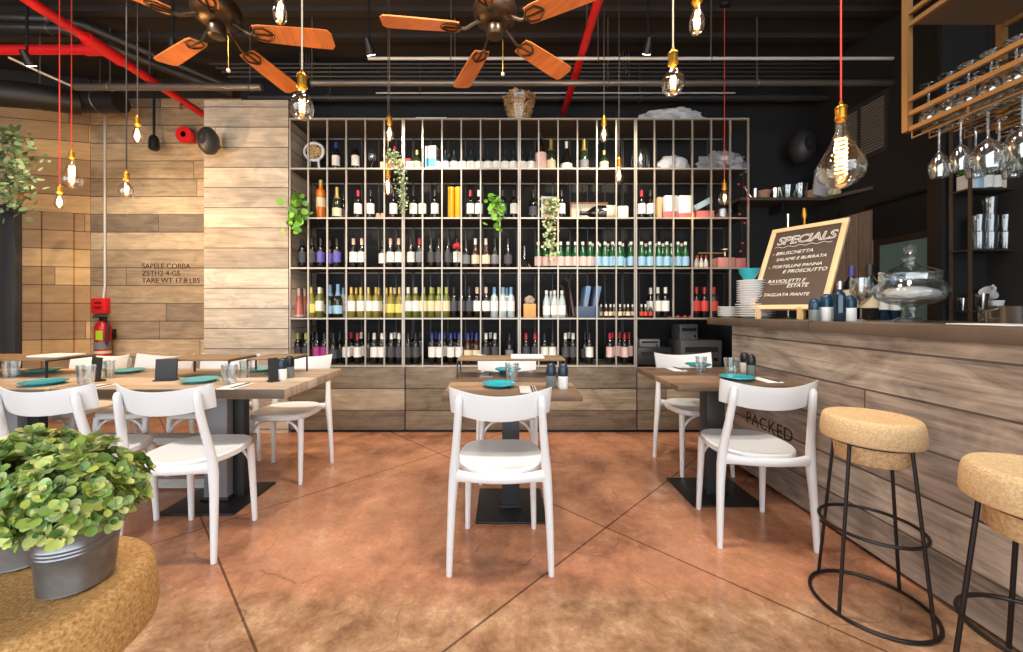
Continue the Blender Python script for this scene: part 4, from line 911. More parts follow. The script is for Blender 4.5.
# ================================================================ PIPES AND DUCTS
def pipe(name, label, pts, r, mat, grp=None, hang=(), n=12, cat='pipe'):
    b = MB(); b.tube(pts, r, n); o = tag(b.build(name, mat), label, cat, grp)
    for (x, y, z) in hang:
        h = MB(); h.tube([(x, y, z), (x, y, CZ)], .006, 6); h.tube([(x, y+(r+.004)*math.cos(k*PI/8), z+(r+.004)*math.sin(k*PI/8)) for k in range(16)], .005, 5, closed=True); h.build('hanger', M_steelp, o)
    return o
RZ = 3.30; RX = -1.532*(RZ-H)
o = pipe('sprinkler_pipe', 'red sprinkler pipe running diagonally across the upper left', [(RX, .4, RZ), (RX, 4.355, RZ)], .036, M_red, 'red sprinkler pipes', [(RX, 2.95, RZ), (RX, 3.6, RZ)])
b = MB(); b.tube([(RX-2.3, 3.19, RZ), (RX-.02, 3.19, RZ)], .036, 12); b.build('branch', M_red, o)
b = MB(); b.tube([(RX, 3.05, RZ), (RX, 3.33, RZ)], .05, 12); b.tube([(RX-.16, 3.19, RZ), (RX, 3.19, RZ)], .045, 12); b.build('tee_fitting', M_red, o)
for yy in (2.2, 3.95):
    b = MB(); b.lathe([(.012, 0), (.012, -.03), (.006, -.035), (.006, -.05), (.018, -.055), (.018, -.058), (0, -.058)], 10, None, (RX, yy, RZ-.035)); b.build('sprinkler_head', M_chrome, o)
R2 = .308*(RZ-H)
o = pipe('sprinkler_pipe', 'red sprinkler pipe passing behind the right-hand fan', [(R2, .4, RZ), (R2, 4.215, RZ)], .034, M_red, 'red sprinkler pipes', [(R2, 3.05, RZ)])
b = MB(); b.lathe([(.012, 0), (.012, -.03), (.006, -.05), (.018, -.055), (.018, -.058), (0, -.058)], 10, None, (R2-.03, 3.62, RZ+.01)); b.build('sprinkler_head', M_chrome, o)
def hp(name, label, px0, px1, py, Y, r, mat, hangs=(), grp='ceiling pipes across the room'):
    z = za(py, Y); return pipe(name, label, [(xa(px0, Y), Y, z), (xa(px1, Y), Y, z)], r, mat, grp, [(xa(h, Y), Y, z) for h in hangs])
hp('conduit_pipe', 'slim pale conduit crossing the room just under the fans', 368, 893, 58.5, 3.2, .0125, M_cond, (451, 598, 711))
hp('duct_pipe', 'shiny grey pipe running across above the wine rack', 311, 896, 83, 3.4, .026, M_steelp, (312, 455, 608, 757))
hp('duct_pipe', 'thick dark grey pipe just above the wine rack', 250, 893, 98, 4.1, .038, M_pipe, (330, 640))
hp('conduit_pipe', 'thin pale conduit directly above the thick dark pipe', 376, 735, 93, 4.03, .008, M_cond, (420,))
hp('duct_pipe', 'grey pipe crossing above the plank walls at left', 75, 262, 87, 3.55, .031, M_steelp, (110, 250))
for i, (py, w_) in enumerate([(64, 'topmost'), (68, 'second'), (72, 'third'), (76.5, 'lowest')]):
    hp('conduit_pipe', '%s of the dark conduits bundled beneath the slim pale one' % w_, 210+i*6, 893, py, 3.9, .011, M_pipe, (300+i*3, 620+i*3), 'bundled dark conduits')
for lab, d in [('upper dark grey pipe bending across the upper left corner', 0), ('lower dark grey pipe bending across the upper left corner', 9)]:
    pipe('duct_pipe', lab, [at(-20, 17+d*1.1, 3.25), at(60, 20+d, 3.3), at(85, 26+d*1.2, 3.4), at(160, 58+d, 3.8), at(232, 88+d*.6, 4.2)], .034, M_pipe, 'bending dark pipes', [tuple(at(50, 20+d, 3.3))])
pipe('air_duct', 'fat black air duct along the upper left wall', [at(-15, 92, 3.55), at(40, 97, 3.75), at(78, 103, 3.95)], .115, P('black_duct', (34, 31, 30), .5), None, [tuple(at(40, 97, 3.75))], 20, 'duct')
pipe('air_duct', 'short black flexible duct ending at a round cap, upper left', [at(79, 102, 4.0), at(100, 102, 4.0), at(121, 102, 4.0)], .105, P('black_duct', (34, 31, 30), .5), None, [tuple(at(100, 102, 4.0))], 20, 'duct')
pipe('conduit_pipe', 'pale bent conduit slanting below the red branch pipe at left', [at(8, 57, 3.25), at(40, 72, 3.4), at(74, 87, 3.6)], .010, M_cond, None, [tuple(at(40, 72, 3.4))])
o = pipe('conduit_pipe', 'pale vertical conduit running down the plank wall to the alarm box', [(xa(104.5, 4.34), 4.345, za(113, 4.34)), (xa(104.5, 4.34), 4.345, za(285, 4.34)), (xa(103, 4.34), 4.345, za(298, 4.34))], .0125, M_cond)
# spot lamps
def spot(label, px, py, Y, lit=True, aim=(0, .4, -1)):
    X, z = xa(px, Y), za(py, Y); t = thing('spot_lamp', label, 'spotlight', (X, Y, z), 0, 'small ceiling spotlights')
    b = MB(); b.tube([(0, 0, .05), (0, 0, CZ-z)], .008, 8); b.build('stem', M_black, t)
    d = Vector(aim).normalized(); b = MB(); b.tube([d*-.055, d*.0, d*.045, d*.05], [.02, .028, .034, .034], 14); b.build('head', M_black, t)
    b = MB(); b.tube([d*.0505, d*.053], .030, 14); b.build('lens', P('lit_lens', (255, 244, 226), .5, emit=(255, 240, 220), es=12) if lit else M_chrome, t)
    if lit:
        l = bpy.data.lights.new('spot_light', 'SPOT'); l.energy = 70; l.spot_size = 1.5; l.spot_blend = .6; l.color = (1, .86, .68); l.shadow_soft_size = .03
        q = bpy.data.objects.new('spot_light', l); COL.objects.link(q); q.location = Vector((X, Y, z))+d*.06; q.rotation_euler = d.to_track_quat('-Z', 'Y').to_euler()
spot('small lit spotlight left of the centre fan, above the rack', 369, 47, 2.9, True, (.15, .75, -1))
spot('small lit spotlight on the dark ceiling right of the gold-corded globe', 648, 46, 2.9, True, (0, .8, -1))
spot('small lit spotlight under the red branch pipe at far left', 27, 58, 3.0, True, (-.1, .75, -1))
spot('small unlit spotlight beside the left fan blade', 173, 47, 2.9, False, (-.1, .3, -1))
for lab, x_, y_ in (('added unseen fill spotlight above the long left table', -2.1, 1.7), ('added unseen fill spotlight above the middle of the floor', -.5, 1.75), ('added unseen fill spotlight above the small middle table', .5, 1.85), ('added unseen fill spotlight above the bar stools', 1.2, 1.2)):  # out-of-view spotlights added to brighten tabletops and floor from above
    t = thing('spot_lamp', lab, 'spotlight', (x_, y_, 3.5), 0, 'small ceiling spotlights')
    d = Vector((0, .3, -1)).normalized(); b = MB(); b.tube([(0, 0, .05), (0, 0, CZ-3.5)], .008, 8); b.build('stem', M_black, t)
    b = MB(); b.tube([d*-.055, d*.0, d*.045, d*.05], [.02, .028, .034, .034], 14); b.build('head', M_black, t)
    b = MB(); b.tube([d*.0505, d*.053], .030, 14); b.build('lens', P('lit_lens', (255, 244, 226), .5, emit=(255, 240, 220), es=12), t)
    l = bpy.data.lights.new('spot_light', 'SPOT'); l.energy = 95; l.spot_size = 2.0; l.spot_blend = .8; l.color = (1, .95, .88); l.shadow_soft_size = .12
    q = bpy.data.objects.new('spot_light', l); COL.objects.link(q); q.location = Vector((x_, y_, 3.5))+d*.06; q.rotation_euler = d.to_track_quat('-Z', 'Y').to_euler()
t = thing('spot_lamp', 'black cup-shaped lamp hanging by the bright pear bulb', 'spotlight', (xa(154, 4.2), 4.2, za(142, 4.2)), 0, 'small ceiling spotlights')
b = MB(); b.tube([(0, 0, .06), (0, 0, CZ-za(142, 4.2))], .012, 8); b.build('stem', M_black, t); b = MB(); b.lathe([(.0, .07), (.03, .065), (.045, .03), (.05, -.07), (.03, -.09), (0, -.095)], 16); b.build('head', M_black, t)
# ================================================================ WALL FITTINGS
def orb(name, label, px, py, Y, r, mat, wally):
    t = thing(name, label, 'speaker', (xa(px, Y), Y, za(py, Y)))
    b = MB(); b.lathe([(0, -r), (r*.5, -r*.87), (r*.87, -r*.5), (r, 0), (r*.87, r*.5), (r*.5, r*.87), (0, r)], 24, R(PI/2, 'X')); b.build('shell', mat, t)
    b = MB(); b.lathe([(0, r*.98), (r*.45, r*.93), (r*.47, r*.89)], 20, R(PI/2, 'X')); b.build('grille', M_black, t)
    t.scale = (.72, .8, 1.12)
    b = MB(); b.tube([(0, r*.9, 0), (0, wally-Y, 0)], .022, 10); b.build('bracket', M_black, t); return t
orb('ball_speaker', 'black ball-shaped speaker on the plank pier at upper left', 208.5, 141, 3.50, .112, P('speaker_shell', (48, 46, 46), .5), 3.66)
orb('ball_speaker', 'black ball-shaped speaker on the dark wall right of the rack', 801, 147, 4.02, .155, P('speaker_shell', (48, 46, 46), .5), 4.22)
t = thing('alarm_bell', 'red fire bell on the recessed wall beside the ball speaker', 'alarm bell', (xa(187.5, 4.3), 4.3, za(136.5, 4.3)))
b = MB(); b.lathe([(0, .06), (.085, .06), (.092, .04), (.08, .0), (.05, -.02), (0, -.025)], 24, R(PI/2, 'X')); b.build('gong', M_red, t)
b = MB(); b.box(-.05, .05, .0, .058, -.05, .05); b.build('backbox', M_red, t); b = MB(); b.lathe([(0, 0), (.03, 0), (.03, .03), (0, .03)], 14, T(0, -.03, 0) @ R(PI/2, 'X')); b.build('striker', M_black, t)
t = thing('alarm_box', 'red fire alarm pull box on the plank wall above the extinguisher', 'alarm box', (xa(99.5, 4.32), 4.32, za(313, 4.32)))
MB().box(-.075, .085, -.02, .038, 0, .165, bev=.004).build('box', M_red, t); MB().box(-.04, .045, -.026, -.021, .05, .075).build('handle', P('alarm_dark_red', (120, 18, 20), .4), t); MB().box(-.035, .04, -.024, -.0205, .1, .125).build('plate', P('alarm_dark_red', (120, 18, 20), .4), t)
t = thing('fire_extinguisher', 'red fire extinguisher hanging on the plank wall at left', 'fire extinguisher', (xa(103, 4.24), 4.24, za(357, 4.24)))
b = MB(); b.lathe([(0, 0), (.062, 0), (.07, .008), (.07, .33), (.055, .375), (.025, .395), (0, .395)], 24); b.build('cylinder', P('extinguisher_red', (176, 22, 30), .3), t)
b = MB(); b.lathe([(.0708, .09), (.0708, .165)], 24); b.f = [f for f in b.f if len(f) == 4]; b.build('label', L_grey, t)
b = MB(); b.lathe([(.0708, .04), (.0708, .07)], 24); b.f = [f for f in b.f if len(f) == 4]; b.build('instruction_band', L_cream, t)
b = MB(); b.box(-.025, .025, -.02, .02, .39, .43); b.box(-.02, .02, -.09, .03, .43, .445); b.box(-.02, .02, -.08, .03, .455, .467); b.build('valve', M_black, t, smooth=False)
b = MB(); b.tube([(.02, -.01, .41), (.085, -.03, .38), (.092, -.04, .25), (.088, -.05, .14)], .012, 8); b.build('hose', M_black, t)
b = MB(); b.box(-.0, .075, -.078, -.074, .19, .29); b.build('green_tag', P('lime_tag', (176, 210, 40), .6), t, smooth=False)
b = MB(); b.box(-.03, .03, .07, .118, .2, .3); b.box(-.075, .075, .05, .075, .24, .26); b.build('wall_bracket', M_black, t, smooth=False)
# vent on right wall
t = thing('wall_vent', 'black louvred vent high on the dark right wall', 'vent', (XR, 3.7, 2.57))
b = MB(); b.box(-.02, -.001, -.28, .28, 0, .03); b.box(-.02, -.001, -.28, .28, .52, .55); b.box(-.02, -.001, -.28, -.25, .03, .52); b.box(-.02, -.001, .25, .28, .03, .52); b.box(-.02, -.001, -.015, .015, .03, .52); b.build('frame', P('vent_grey', (58, 54, 52), .5), t, smooth=False)
b = MB()
for i in range(17): b.box(-.016, -.001, -.25, .25, -.006, .006, T(0, 0, .055+i*.0275) @ R(.5, 'Y'))
b.build('louvres', P('vent_slat', (140, 134, 128), .4), t, smooth=False)
# corner shelf with kitchenware
SZ = 2.30
t = thing('corner_shelf', 'dark wooden corner shelf of glasses right of the wine rack', 'shelf', (2.9, 4.0, SZ))
sw = P('shelf_wood', (84, 72, 62), .5)
po = [(2.40, 3.92), (3.25, 3.92), (3.40, 3.57), (3.409, 3.57), (3.409, 4.219), (2.40, 4.219)]
b = MB(); n_ = len(po); b.add([(x-2.9, y-4.0, 0) for x, y in po]+[(x-2.9, y-4.0, -.03) for x, y in po], [tuple(range(n_)), tuple(range(2*n_-1, n_-1, -1))]+[(i, (i+1) % n_, n_+(i+1) % n_, n_+i) for i in range(n_)]); b.build('board', sw, t, smooth=False)
for x_ in (-.45, .0): MB().box(x_-.01, x_+.01, .02, .219, -.12, -.031).build('bracket', M_black, t, smooth=False)
def lathe_thing(name, label, prof, x, y, z, mat, cat, grp=None, n=20):
    b = MB(); b.lathe(prof, n); return tag(b.build(name, mat, loc=(x, y, z)), label, cat, grp)
cup = lambda r, h: [(0, 0), (r*.75, 0), (r*.78, .003), (r, h), (r-.003, h), (r*.72, .01), (0, .01)]
potp = lambda r, h: [(0, 0), (r*.7, 0), (r*.74, .003), (r*.95, h*.7), (r*1.05, h*.71), (r*1.05, h), (r*.9, h), (r*.85, h*.75), (0, h*.75)]
for lab, px, Y, r, h, mt, nm, ct in [('small terracotta pot at the left end of the corner shelf', 763.5, 4.05, .062, .10, M_terr, 'clay_pot', 'pot'), ('terracotta pot beneath the big coil bulb on the corner shelf', 812, 4.05, .062, .10, M_terr, 'clay_pot', 'pot'),
        ('glass bowl on the corner shelf, left of a pair', 787, 4.06, .085, .15, M_clear, 'glass_bowl', 'bowl'), ('glass bowl on the corner shelf, right of a pair', 799.5, 4.06, .075, .17, M_clear, 'glass_bowl', 'bowl'),
        ('stainless cup behind glasses on the corner shelf', 774.5, 4.10, .05, .14, M_chrome, 'metal_cup', 'cup'), ('clear glass jar at the bend of the corner shelf', 825, 4.04, .055, .15, M_clear, 'glass_jar', 'jar')]:
    lathe_thing(nm, lab, (potp if nm == 'clay_pot' else cup)(r, h), xa(px, Y), Y, SZ+.0005, mt, ct)
for px in (754, 758): pass
t = thing('watering_can', 'tiny metal watering can at the left end of the corner shelf', 'watering can', (xa(755, 4.04), 4.04, SZ+.0005))
b = MB(); b.lathe(cup(.032, .12), 16); b.build('body', M_chrome, t); b = MB(); b.tube([(-.03, 0, .02), (-.08, 0, .09), (-.12, -.01, .14)], [.008, .006, .008], 8); b.build('spout', M_chrome, t)
for lab, yy, rr2, hh in [('upright white tray leaning at the front end of the corner shelf', 3.50, 0, 0)]:
    b = MB(); b.box(-.10, .10, -.012, .012, 0, .28, R(.22, 'Y') @ R(-.12, 'X'), bev=.006); tag(b.build('white_tray', P('white_tray_plastic', (196, 198, 200), .35), loc=(3.27, 3.98, SZ+.024)), lab, 'tray')
b = MB(); b.add(*lump(.05, .05, .05, 3.3, .4, 3)); tag(b.build('cream_flowers', P('cream_blossom', (214, 204, 172), .8), loc=(3.30, 3.86, SZ+.0005)), 'clump of cream dried flowers on the corner shelf', 'flowers')
# right wall: hanging plank board, dark rail, pass-through
t = thing('wooden_board', 'tall grey-brown wooden board on the right wall behind the chalkboard', 'board', (XR, 3.82, 1.10))
bw = planks('upright_board_wood', 'Z', 'Y', .13, 3, [(156, 140, 126), (142, 126, 113), (166, 150, 136)], 0, .6, .6)
MB().box(-.03, -.002, -.265, .30, 0, .98).build('boards', bw, t, smooth=False); MB().box(-.05, -.031, .08, .115, .75, 1.05).build('latch', M_black, t, smooth=False)
pipe('wall_rail', 'black rail with a white knob sloping along the right wall', [(XR-.03, 3.62, 2.12), (XR-.03, 2.95, 2.12)], .018, M_black, cat='rail')
t = struct('window_1', MB().box(XR-.02, XR-.002, 3.02, 3.08, 1.0, 1.80).box(XR-.02, XR-.002, 3.50, 3.55, 1.0, 1.80).box(XR-.02, XR-.002, 3.08, 3.50, 1.74, 1.80), P('dark_brown_frame', (46, 34, 28), .6))
struct('window_pane', MB().box(XR-.012, XR-.006, 3.08, 3.50, 1.0, 1.74), P('teal_grey_glass', (106, 136, 136), .25, emit=(96, 128, 128), es=0), t)
struct('trim_4', MB().box(XR-.12, XR-.001, 2.83, 3.01, 1.0, 2.3), P('dark_brown_frame', (46, 34, 28), .6))
struct('trim_5', MB().box(XR-.03, XR-.001, 3.08, 3.55, 1.80, 2.08), M_black)
# ================================================================ PRINTERS IN THE OPEN BAY
z0 = .6205
def pbox(name, label, px0, px1, py0, py1, Y, d, mat, cat, z=None, extra=None):
    x0, x1 = xa(px0, Y), xa(px1, Y); h = (py1-py0)*Y/F; t = thing(name, label, cat, ((x0+x1)/2, Y+d/2, z0 if z is None else z)); W = (x1-x0)/2
    MB().box(-W, W, -d/2, d/2, 0, h, bev=.008).build('body', mat, t)
    MB().box(-W*.8, W*.8, -d/2-.004, -d/2-.0005, h*.55, h*.75).build('slot', M_dark, t, smooth=False)
    MB().box(W*.55, W*.75, -d/2-.005, -d/2-.0005, h*.2, h*.32).build('button', M_chrome, t, smooth=False)
    return t, h
M_pr = P('printer_black', (38, 38, 40), .35); M_pr2 = P('printer_grey', (74, 74, 76), .4)
pbox('printer', 'large dark office printer behind the bar-side chair', 681, 722, 341.5, 367, 3.74, .3, M_pr2, 'printer')
t1, h1 = pbox('cash_drawer', 'flat black cash drawer at left of the open bay', 638, 672, 348, 366, 3.78, .3, M_pr, 'cash drawer')
pbox('terminal', 'grey flat machine stacked on the black cash drawer', 640, 660, 336, 344, 3.78, .25, P('terminal_grey', (104, 104, 106), .4), 'terminal', z=z0+h1+.001)
pbox('receipt_printer', 'small grey receipt printer on top of the office printer', 680, 698, 325, 341, 3.78, .2, P('receipt_grey', (88, 88, 90), .35), 'printer', z=z0+(367-341.5)*3.74/F+.001)
# ================================================================ GLASS RACK OVER THE BAR
GX0, GX1, GY1, GY0 = 1.75, 2.16, 1.68, .35
t = thing('glass_rack', 'gold-brown metal glass rack hanging over the bar, upper right', 'glass rack', (GX0, GY1, 1.93))
zz = lambda z: z-1.93
for nm, x, y in (('post', 0, 0), ('post', GX1-GX0, 0), ('post', 0, GY0-GY1), ('post', GX1-GX0, GY0-GY1)):
    MB().box(x-.012, x+.012, y-.012, y+.012, 0, CZ-1.93).build(nm, M_brown, t, smooth=False)
for z in (1.936, 2.003, 2.063, 2.385, 2.438):
    MB().box(-.008, .008, GY0-GY1+.013, -.013, zz(z)-.009, zz(z)+.009).build('rail', M_brown, t, smooth=False)
    MB().box(GX1-GX0-.008, GX1-GX0+.008, GY0-GY1+.013, -.013, zz(z)-.009, zz(z)+.009).build('rail', M_brown, t, smooth=False)
    MB().box(.013, GX1-GX0-.013, GY0-GY1-.008, GY0-GY1+.008, zz(z)-.009, zz(z)+.009).build('cross_rail', M_brown, t, smooth=False)
for k in range(9):   # lower tier: slim bars carry the upturned glasses
    x = .02+k*(GX1-GX0-.04)/8; MB().box(x-.004, x+.004, GY0-GY1, -.0, -.0, .006).build('shelf_bar', M_brown, t, smooth=False)
MB().box(.009, GX1-GX0-.009, GY0-GY1+.013, 0, zz(2.395), zz(2.41)).build('upper_shelf', P('rack_board', (92, 74, 56), .6), t, smooth=False)
hx = [.0, .075, .225, .375]
for x in hx:
    b = MB(); b.tube([(x, -.02, -.034), (x, GY0-GY1, -.034)], .004, 6)
    for k in range(7 if x == 0 else 2): b.tube([(x, -.02-k*(.2 if x == 0 else 1.2), -.034), (x, -.02-k*.2, .002)], .003, 5)
    b.build('hanging_rail', M_brown, t)
M_hang = glass('hanging_glass', (236, 240, 240), .2, 1.0, .06); WG2 = wineglass_mesh(.225, .047, M_hang); WG3 = wineglass_mesh(.20, .032, M_hang); 
def upside(me, label, x, y, z, grp):
    o = link('wine_glass', me, None, (x, y, z)); o.rotation_euler = (PI, 0, 0); return tag(o, label, 'wine glass', grp)
gi = 0; OR = ['nearest the bulb end', 'second from the bulb end', 'third from the bulb end', 'fourth from the bulb end', 'fifth from the bulb end', 'sixth from the bulb end', 'seventh from the bulb end']
for r_i, (x, rown) in enumerate([(.0375, 'front'), (.1875, 'middle'), (.3375, 'back')]):
    ys = [1.59, 1.515, 1.43, 1.335, 1.24, 1.145, 1.05]
    for k, y in enumerate(ys):
        me = WG3 if k < 2 else WG2
        upside(me, 'upside-down %s hanging in the %s row, %s' % ('flute glass' if k < 2 else 'wine glass', rown, OR[k]), GX0+x, y, 1.93-.034+.0065, 'wine glasses hanging below the rack')
WG4 = wineglass_mesh(.175, .032, M_hang)
for r_i, (x, rown) in enumerate([(.05, 'front'), (.16, 'second')]):
    for k in range(7):
        y = 1.64-.07*k
        upside(WG4, 'upturned glass standing on the rack, %s row, %s' % (rown, OR[k]), GX0+x, y, 1.9365+.175, 'upturned glasses on the rack shelf')
# ================================================================ BACK SHELF BEHIND THE BAR
bx, by1, by2 = 3.13, 2.60, 2.71
t = thing('back_shelf', 'narrow dark metal shelf unit behind the right end of the bar', 'shelf unit', (bx, by1, 0))
br = P('shelf_bronze', (92, 74, 56), .45, .4); XE = .27
for x, y in ((0, 0), (0, by2-by1)): MB().box(x-.007, x+.007, y-.007, y+.007, 0, 2.5).build('post', br, t, smooth=False)
SHZ = [1.977, 1.569, 1.155, .7]
for z in SHZ: MB().box(-.009, XE+.009, -.0065, by2-by1+.0065, z-.012, z).build('shelf', P('dark_shelf', (52, 44, 38), .5), t, smooth=False)
struct('wall_end', MB().box(bx-.03, XR, by2+.03, by2+.06, 0, CZ), M_dark)
def sx(px, Y=2.65): return xa(px, Y)
Yb = 2.65
M_tallglass = glass('stacked_glass', (225, 228, 228), .12, .85, .05)
for c_, (px, n_) in enumerate([(978, 2), (990, 3), (1004, 2)]):
    for k in range(n_):
        lathe_thing('tumbler', '%s tumbler of the %s stack on the back shelf' % (['bottom', 'second', 'top'][k] if n_ == 3 else ['lower', 'upper'][k], ['left', 'middle', 'right'][c_]), [(0, 0), (.030, 0), (.031, .004), (.040, .118), (.037, .118), (.029, .012), (0, .012)], sx(px), Yb, SHZ[1]+.001+k*.1185, M_tallglass, 'glass', 'stacked tumblers')
lathe_thing('tumbler', 'short tumbler at the right edge, second back shelf', cup(.04, .075), sx(1018), Yb, SHZ[1]+.001, M_tallglass, 'glass')
t = thing('potted_herb', 'small white pot with green herb at top of the back shelf', 'potted plant', (3.174, 2.655, SHZ[0]+.001))
MB().box(-.034, .034, -.034, .034, 0, .10, bev=.004).build('pot', M_white, t); b = MB(); r_ = random.Random(2)
for i in range(60): leaf(b, Vector((r_.uniform(-.03, .03), r_.uniform(-.03, .03), .10+r_.random()*.03)), Vector((r_.uniform(-1, 1), r_.uniform(-1, 1), r_.uniform(.1, 1))), Vector((0, 0, 1)), .025, .018)
b.build('foliage', M_leaf3, t, angle=80)
for i, (px, body, lm, c_, lab) in enumerate([(975.5, G_water, L_blue, K_sky, 'pale bottle with blue label'), (986, G_green, L_white, K_white, 'green bottle with white label'), (995, G_dark, L_white, K_gold, 'dark bottle with white label'), (1006, G_water, L_cream, K_white, 'pale bottle with cream label'), (1015.5, G_gin, L_blue, K_black, 'smoky bottle with blue label')]):
    o = link('bottle', bmesh_for('squat', 'bottle', body), None, (sx(px), Yb, SHZ[0]+.001)); o.scale = (.8, .8, .9); link('label', bmesh_for('squat', 'label', lm), o); link('cap', bmesh_for('squat', 'cap', c_), o); tag(o, lab+' on the top back shelf', 'bottle', 'bottles on the back shelf')
lathe_thing('metal_cup', 'polished metal cup between the posts of the back shelf', cup(.03, .085), sx(961), Yb, SHZ[2]+.001, M_chrome, 'cup')
lathe_thing('metal_cup', 'polished metal jug beside the white cups, back shelf', cup(.042, .115), sx(980), Yb, SHZ[2]+.001, M_chrome, 'cup')
def mug(label, x, y, z, rot=None):
    t = thing('coffee_cup', label, 'cup', (x, y, z)); Mx = rot or Matrix()
    b = MB(); b.lathe([(0, 0), (.025, 0), (.027, .003), (.04, .07), (.037, .07), (.024, .008), (0, .008)], 20, Mx); b.build('bowl', M_white, t)
    b = MB(); b.tube([(.035, 0, .06), (.058, 0, .055), (.055, 0, .028), (.03, 0, .02)], .005, 6, M=Mx); b.build('handle', M_white, t)
mug('white coffee cup stacked on another, right of the metal jug', sx(996), Yb, SHZ[2]+.001); mug('white coffee cup right of the stacked pair, back shelf', sx(1009), Yb, SHZ[2]+.001)
mug('white coffee cup lying tilted atop the stacked pair', sx(994), Yb, SHZ[2]+.095, R(-.9, 'Y'))
lathe_thing('saucer', 'white saucer at the right edge of the lowest back shelf', [(0, 0), (.03, 0), (.055, .01), (.055, .013), (.03, .004), (0, .004)], sx(1021)-.01, Yb, SHZ[2]+.001, M_white, 'saucer')
# ================================================================ ON THE BAR TOP
BZ = 1.1006
def bt(px, py):
    Y = .0594*F/(py-PY); return xa(px, Y), Y
# chalkboard on its easel
TL, TR, BL, BR = Vector((2.02, 2.90, 1.752)), Vector((2.236, 2.50, 1.752)), Vector((1.745, 2.751, 1.162)), Vector((1.961, 2.351, 1.162))
ux, uy = (TR-TL), (TL-BL); W_, H_ = ux.length, uy.length
t = thing('chalkboard', 'pale-framed chalkboard of handwritten specials leaning on the bar top', 'chalkboard', BL)
M4 = frameM((0, 0, 0), ux, uy); fw = .032
M_frame = P('pale_pine', (232, 196, 148), .5); M_board = P('chalkboard_brown', (78, 60, 46), .5); M_chalk = P('chalk', (236, 232, 222), .9)
b = MB(); b.box(0, W_, 0, fw, -.012, .012, M4, bev=.002); b.box(0, W_, H_-fw, H_, -.012, .012, M4, bev=.002); b.box(0, fw, fw, H_-fw, -.012, .012, M4, bev=.002); b.box(W_-fw, W_, fw, H_-fw, -.012, .012, M4, bev=.002); b.build('frame', M_frame, t)
MB().box(fw, W_-fw, fw, H_-fw, -.006, .006, M4).build('board', M_board, t, smooth=False)
def chalk(s, x, y, size, outline=0, shear=.25, nm='chalk_lettering', sp=1.0): text(nm, s, size, M_chalk, M4 @ T(x, y, .0075), t, outline, shear, sp, .0004)
chalk('SPECIALS', .058, H_-.145, .092, .0024, .15, 'chalk_heading', .93)
b = MB(); b.tube([(.055+.34*i/24, H_-.168+.006*math.sin(i*1.3), .008) for i in range(25)], .0017, 5, M=M4); b.build('chalk_underline', M_chalk, t)
for s_, x, y in [('- BRUSCHETTA', .05, .435), ('SALAME E BURRATA', .085, .385), ('- TORTELLINI PANNA', .05, .325), ('E PROSCIUTTO', .15, .28), ('- RAVIOLETTI E', .05, .205), ('ESTATE', .20, .165), ('- TAGLIATA PIANTE', .05, .10)]: chalk(s_, x, y, .037 if len(s_) < 15 else .033)
b = MB(); b.tube([(.09, .195, .008), (.33, .195, .008)], .0012, 5, M=M4); b.build('chalk_rule', M_chalk, t)
for sx_ in (.06, W_-.14):
    p = M4 @ Vector((sx_, .0, 0)); b = MB(); b.box(p.x-.012, p.x+.012, p.y-.012, p.y+.012, BZ-BL.z, p.z+.02); b.build('foot', M_frame, t, smooth=False)
p = M4 @ Vector((W_/2, H_*.75, -.012)); b = MB(); b.tube([p, Vector((p.x+.10, p.y+.055, BZ-BL.z+.012))], .011, 8); b.build('rear_leg', M_frame, t)
# plate stacks
def stack(n, x, y, r, what, grp, z=0):
    for k in range(n):
        w_ = 'bottom plate' if k == 0 else 'top plate' if k == n-1 else 'plate %s up' % NUM[k]
        o = plate('white %s of the %s at the bar end' % (w_, what), x, y, BZ+z+k*.0165, r, M_white, grp)
x, Y = bt(752, 318.2); Y = min(Y, 2.93); stack(6, xa(752, Y)+.02, Y, .125, 'wide stack', 'plates of the tall stack'); stack(10, xa(752, Y)-.01, Y, .09, 'narrow stack', 'plates of the tall stack', .105)
x = xa(729.5, 3.05); stack(5, x, 3.05, .085, 'short stack', 'plates of the short stack')
b = MB(); b.lathe([(0, 0), (.03, 0), (.033, .004), (.06, .05), (.068, .085), (.064, .085), (.055, .05), (0, .012)], 24); tag(b.build('teal_bowl', M_teal, loc=(xa(752, Y)-.01, Y+.02, BZ+.105+10*.0165+.004)), 'shiny teal bowl on top of the tall plate stack', 'bowl')
# shakers and bottles in a row
M_sh_b = P('blue_cap', (22, 56, 82), .25)
for lab, px, s_, f, c_ in [('narrow blue-capped shaker left of the row on the bar top', 814, .92, M_pep, M_sh_b), ('blue-capped salt shaker, second in the bar top row', 826.5, 1.12, M_salt, M_sh_b), ('blue-capped salt shaker right of the tall blue bottle', 850, 1.06, M_salt, M_sh_b)]:
    Y = 2.1; shaker(lab, xa(px, Y), Y, BZ, f, c_, s_, 'shakers on the bar top')
G_blue = P('deep_blue_glass', (14, 42, 62), .12, coat=.6)
def barbottle(lab, px, Y, body, lm, cm, kind='bord', s=1.0, pour=False):
    o = link('bottle', bmesh_for(kind, 'bottle', body), None, (xa(px, Y), Y, BZ)); o.scale = (s, s, s); link('label', bmesh_for(kind, 'label', lm), o); link('cap', bmesh_for(kind, 'cap', cm), o); return tag(o, lab, 'bottle', 'bottles on the bar top')
barbottle('tall slim blue oil bottle between the shakers', 839.5, 2.02, G_blue, G_blue, M_chrome, 'bord', .70)
barbottle('wine bottle with purple capsule behind the shakers', 851.5, 2.42, G_dark, L_cream, P('violet_capsule', (66, 58, 120), .35), 'bord', 1.12)
barbottle('wine bottle with black capsule behind the stemmed glass', 869.5, 2.3, G_dark, L_cream, K_black, 'bord', 1.1)
barbottle('blue bottle with white label left of the big glass jar', 881.5, 2.32, G_blue, L_white, K_white, 'bord', .95)
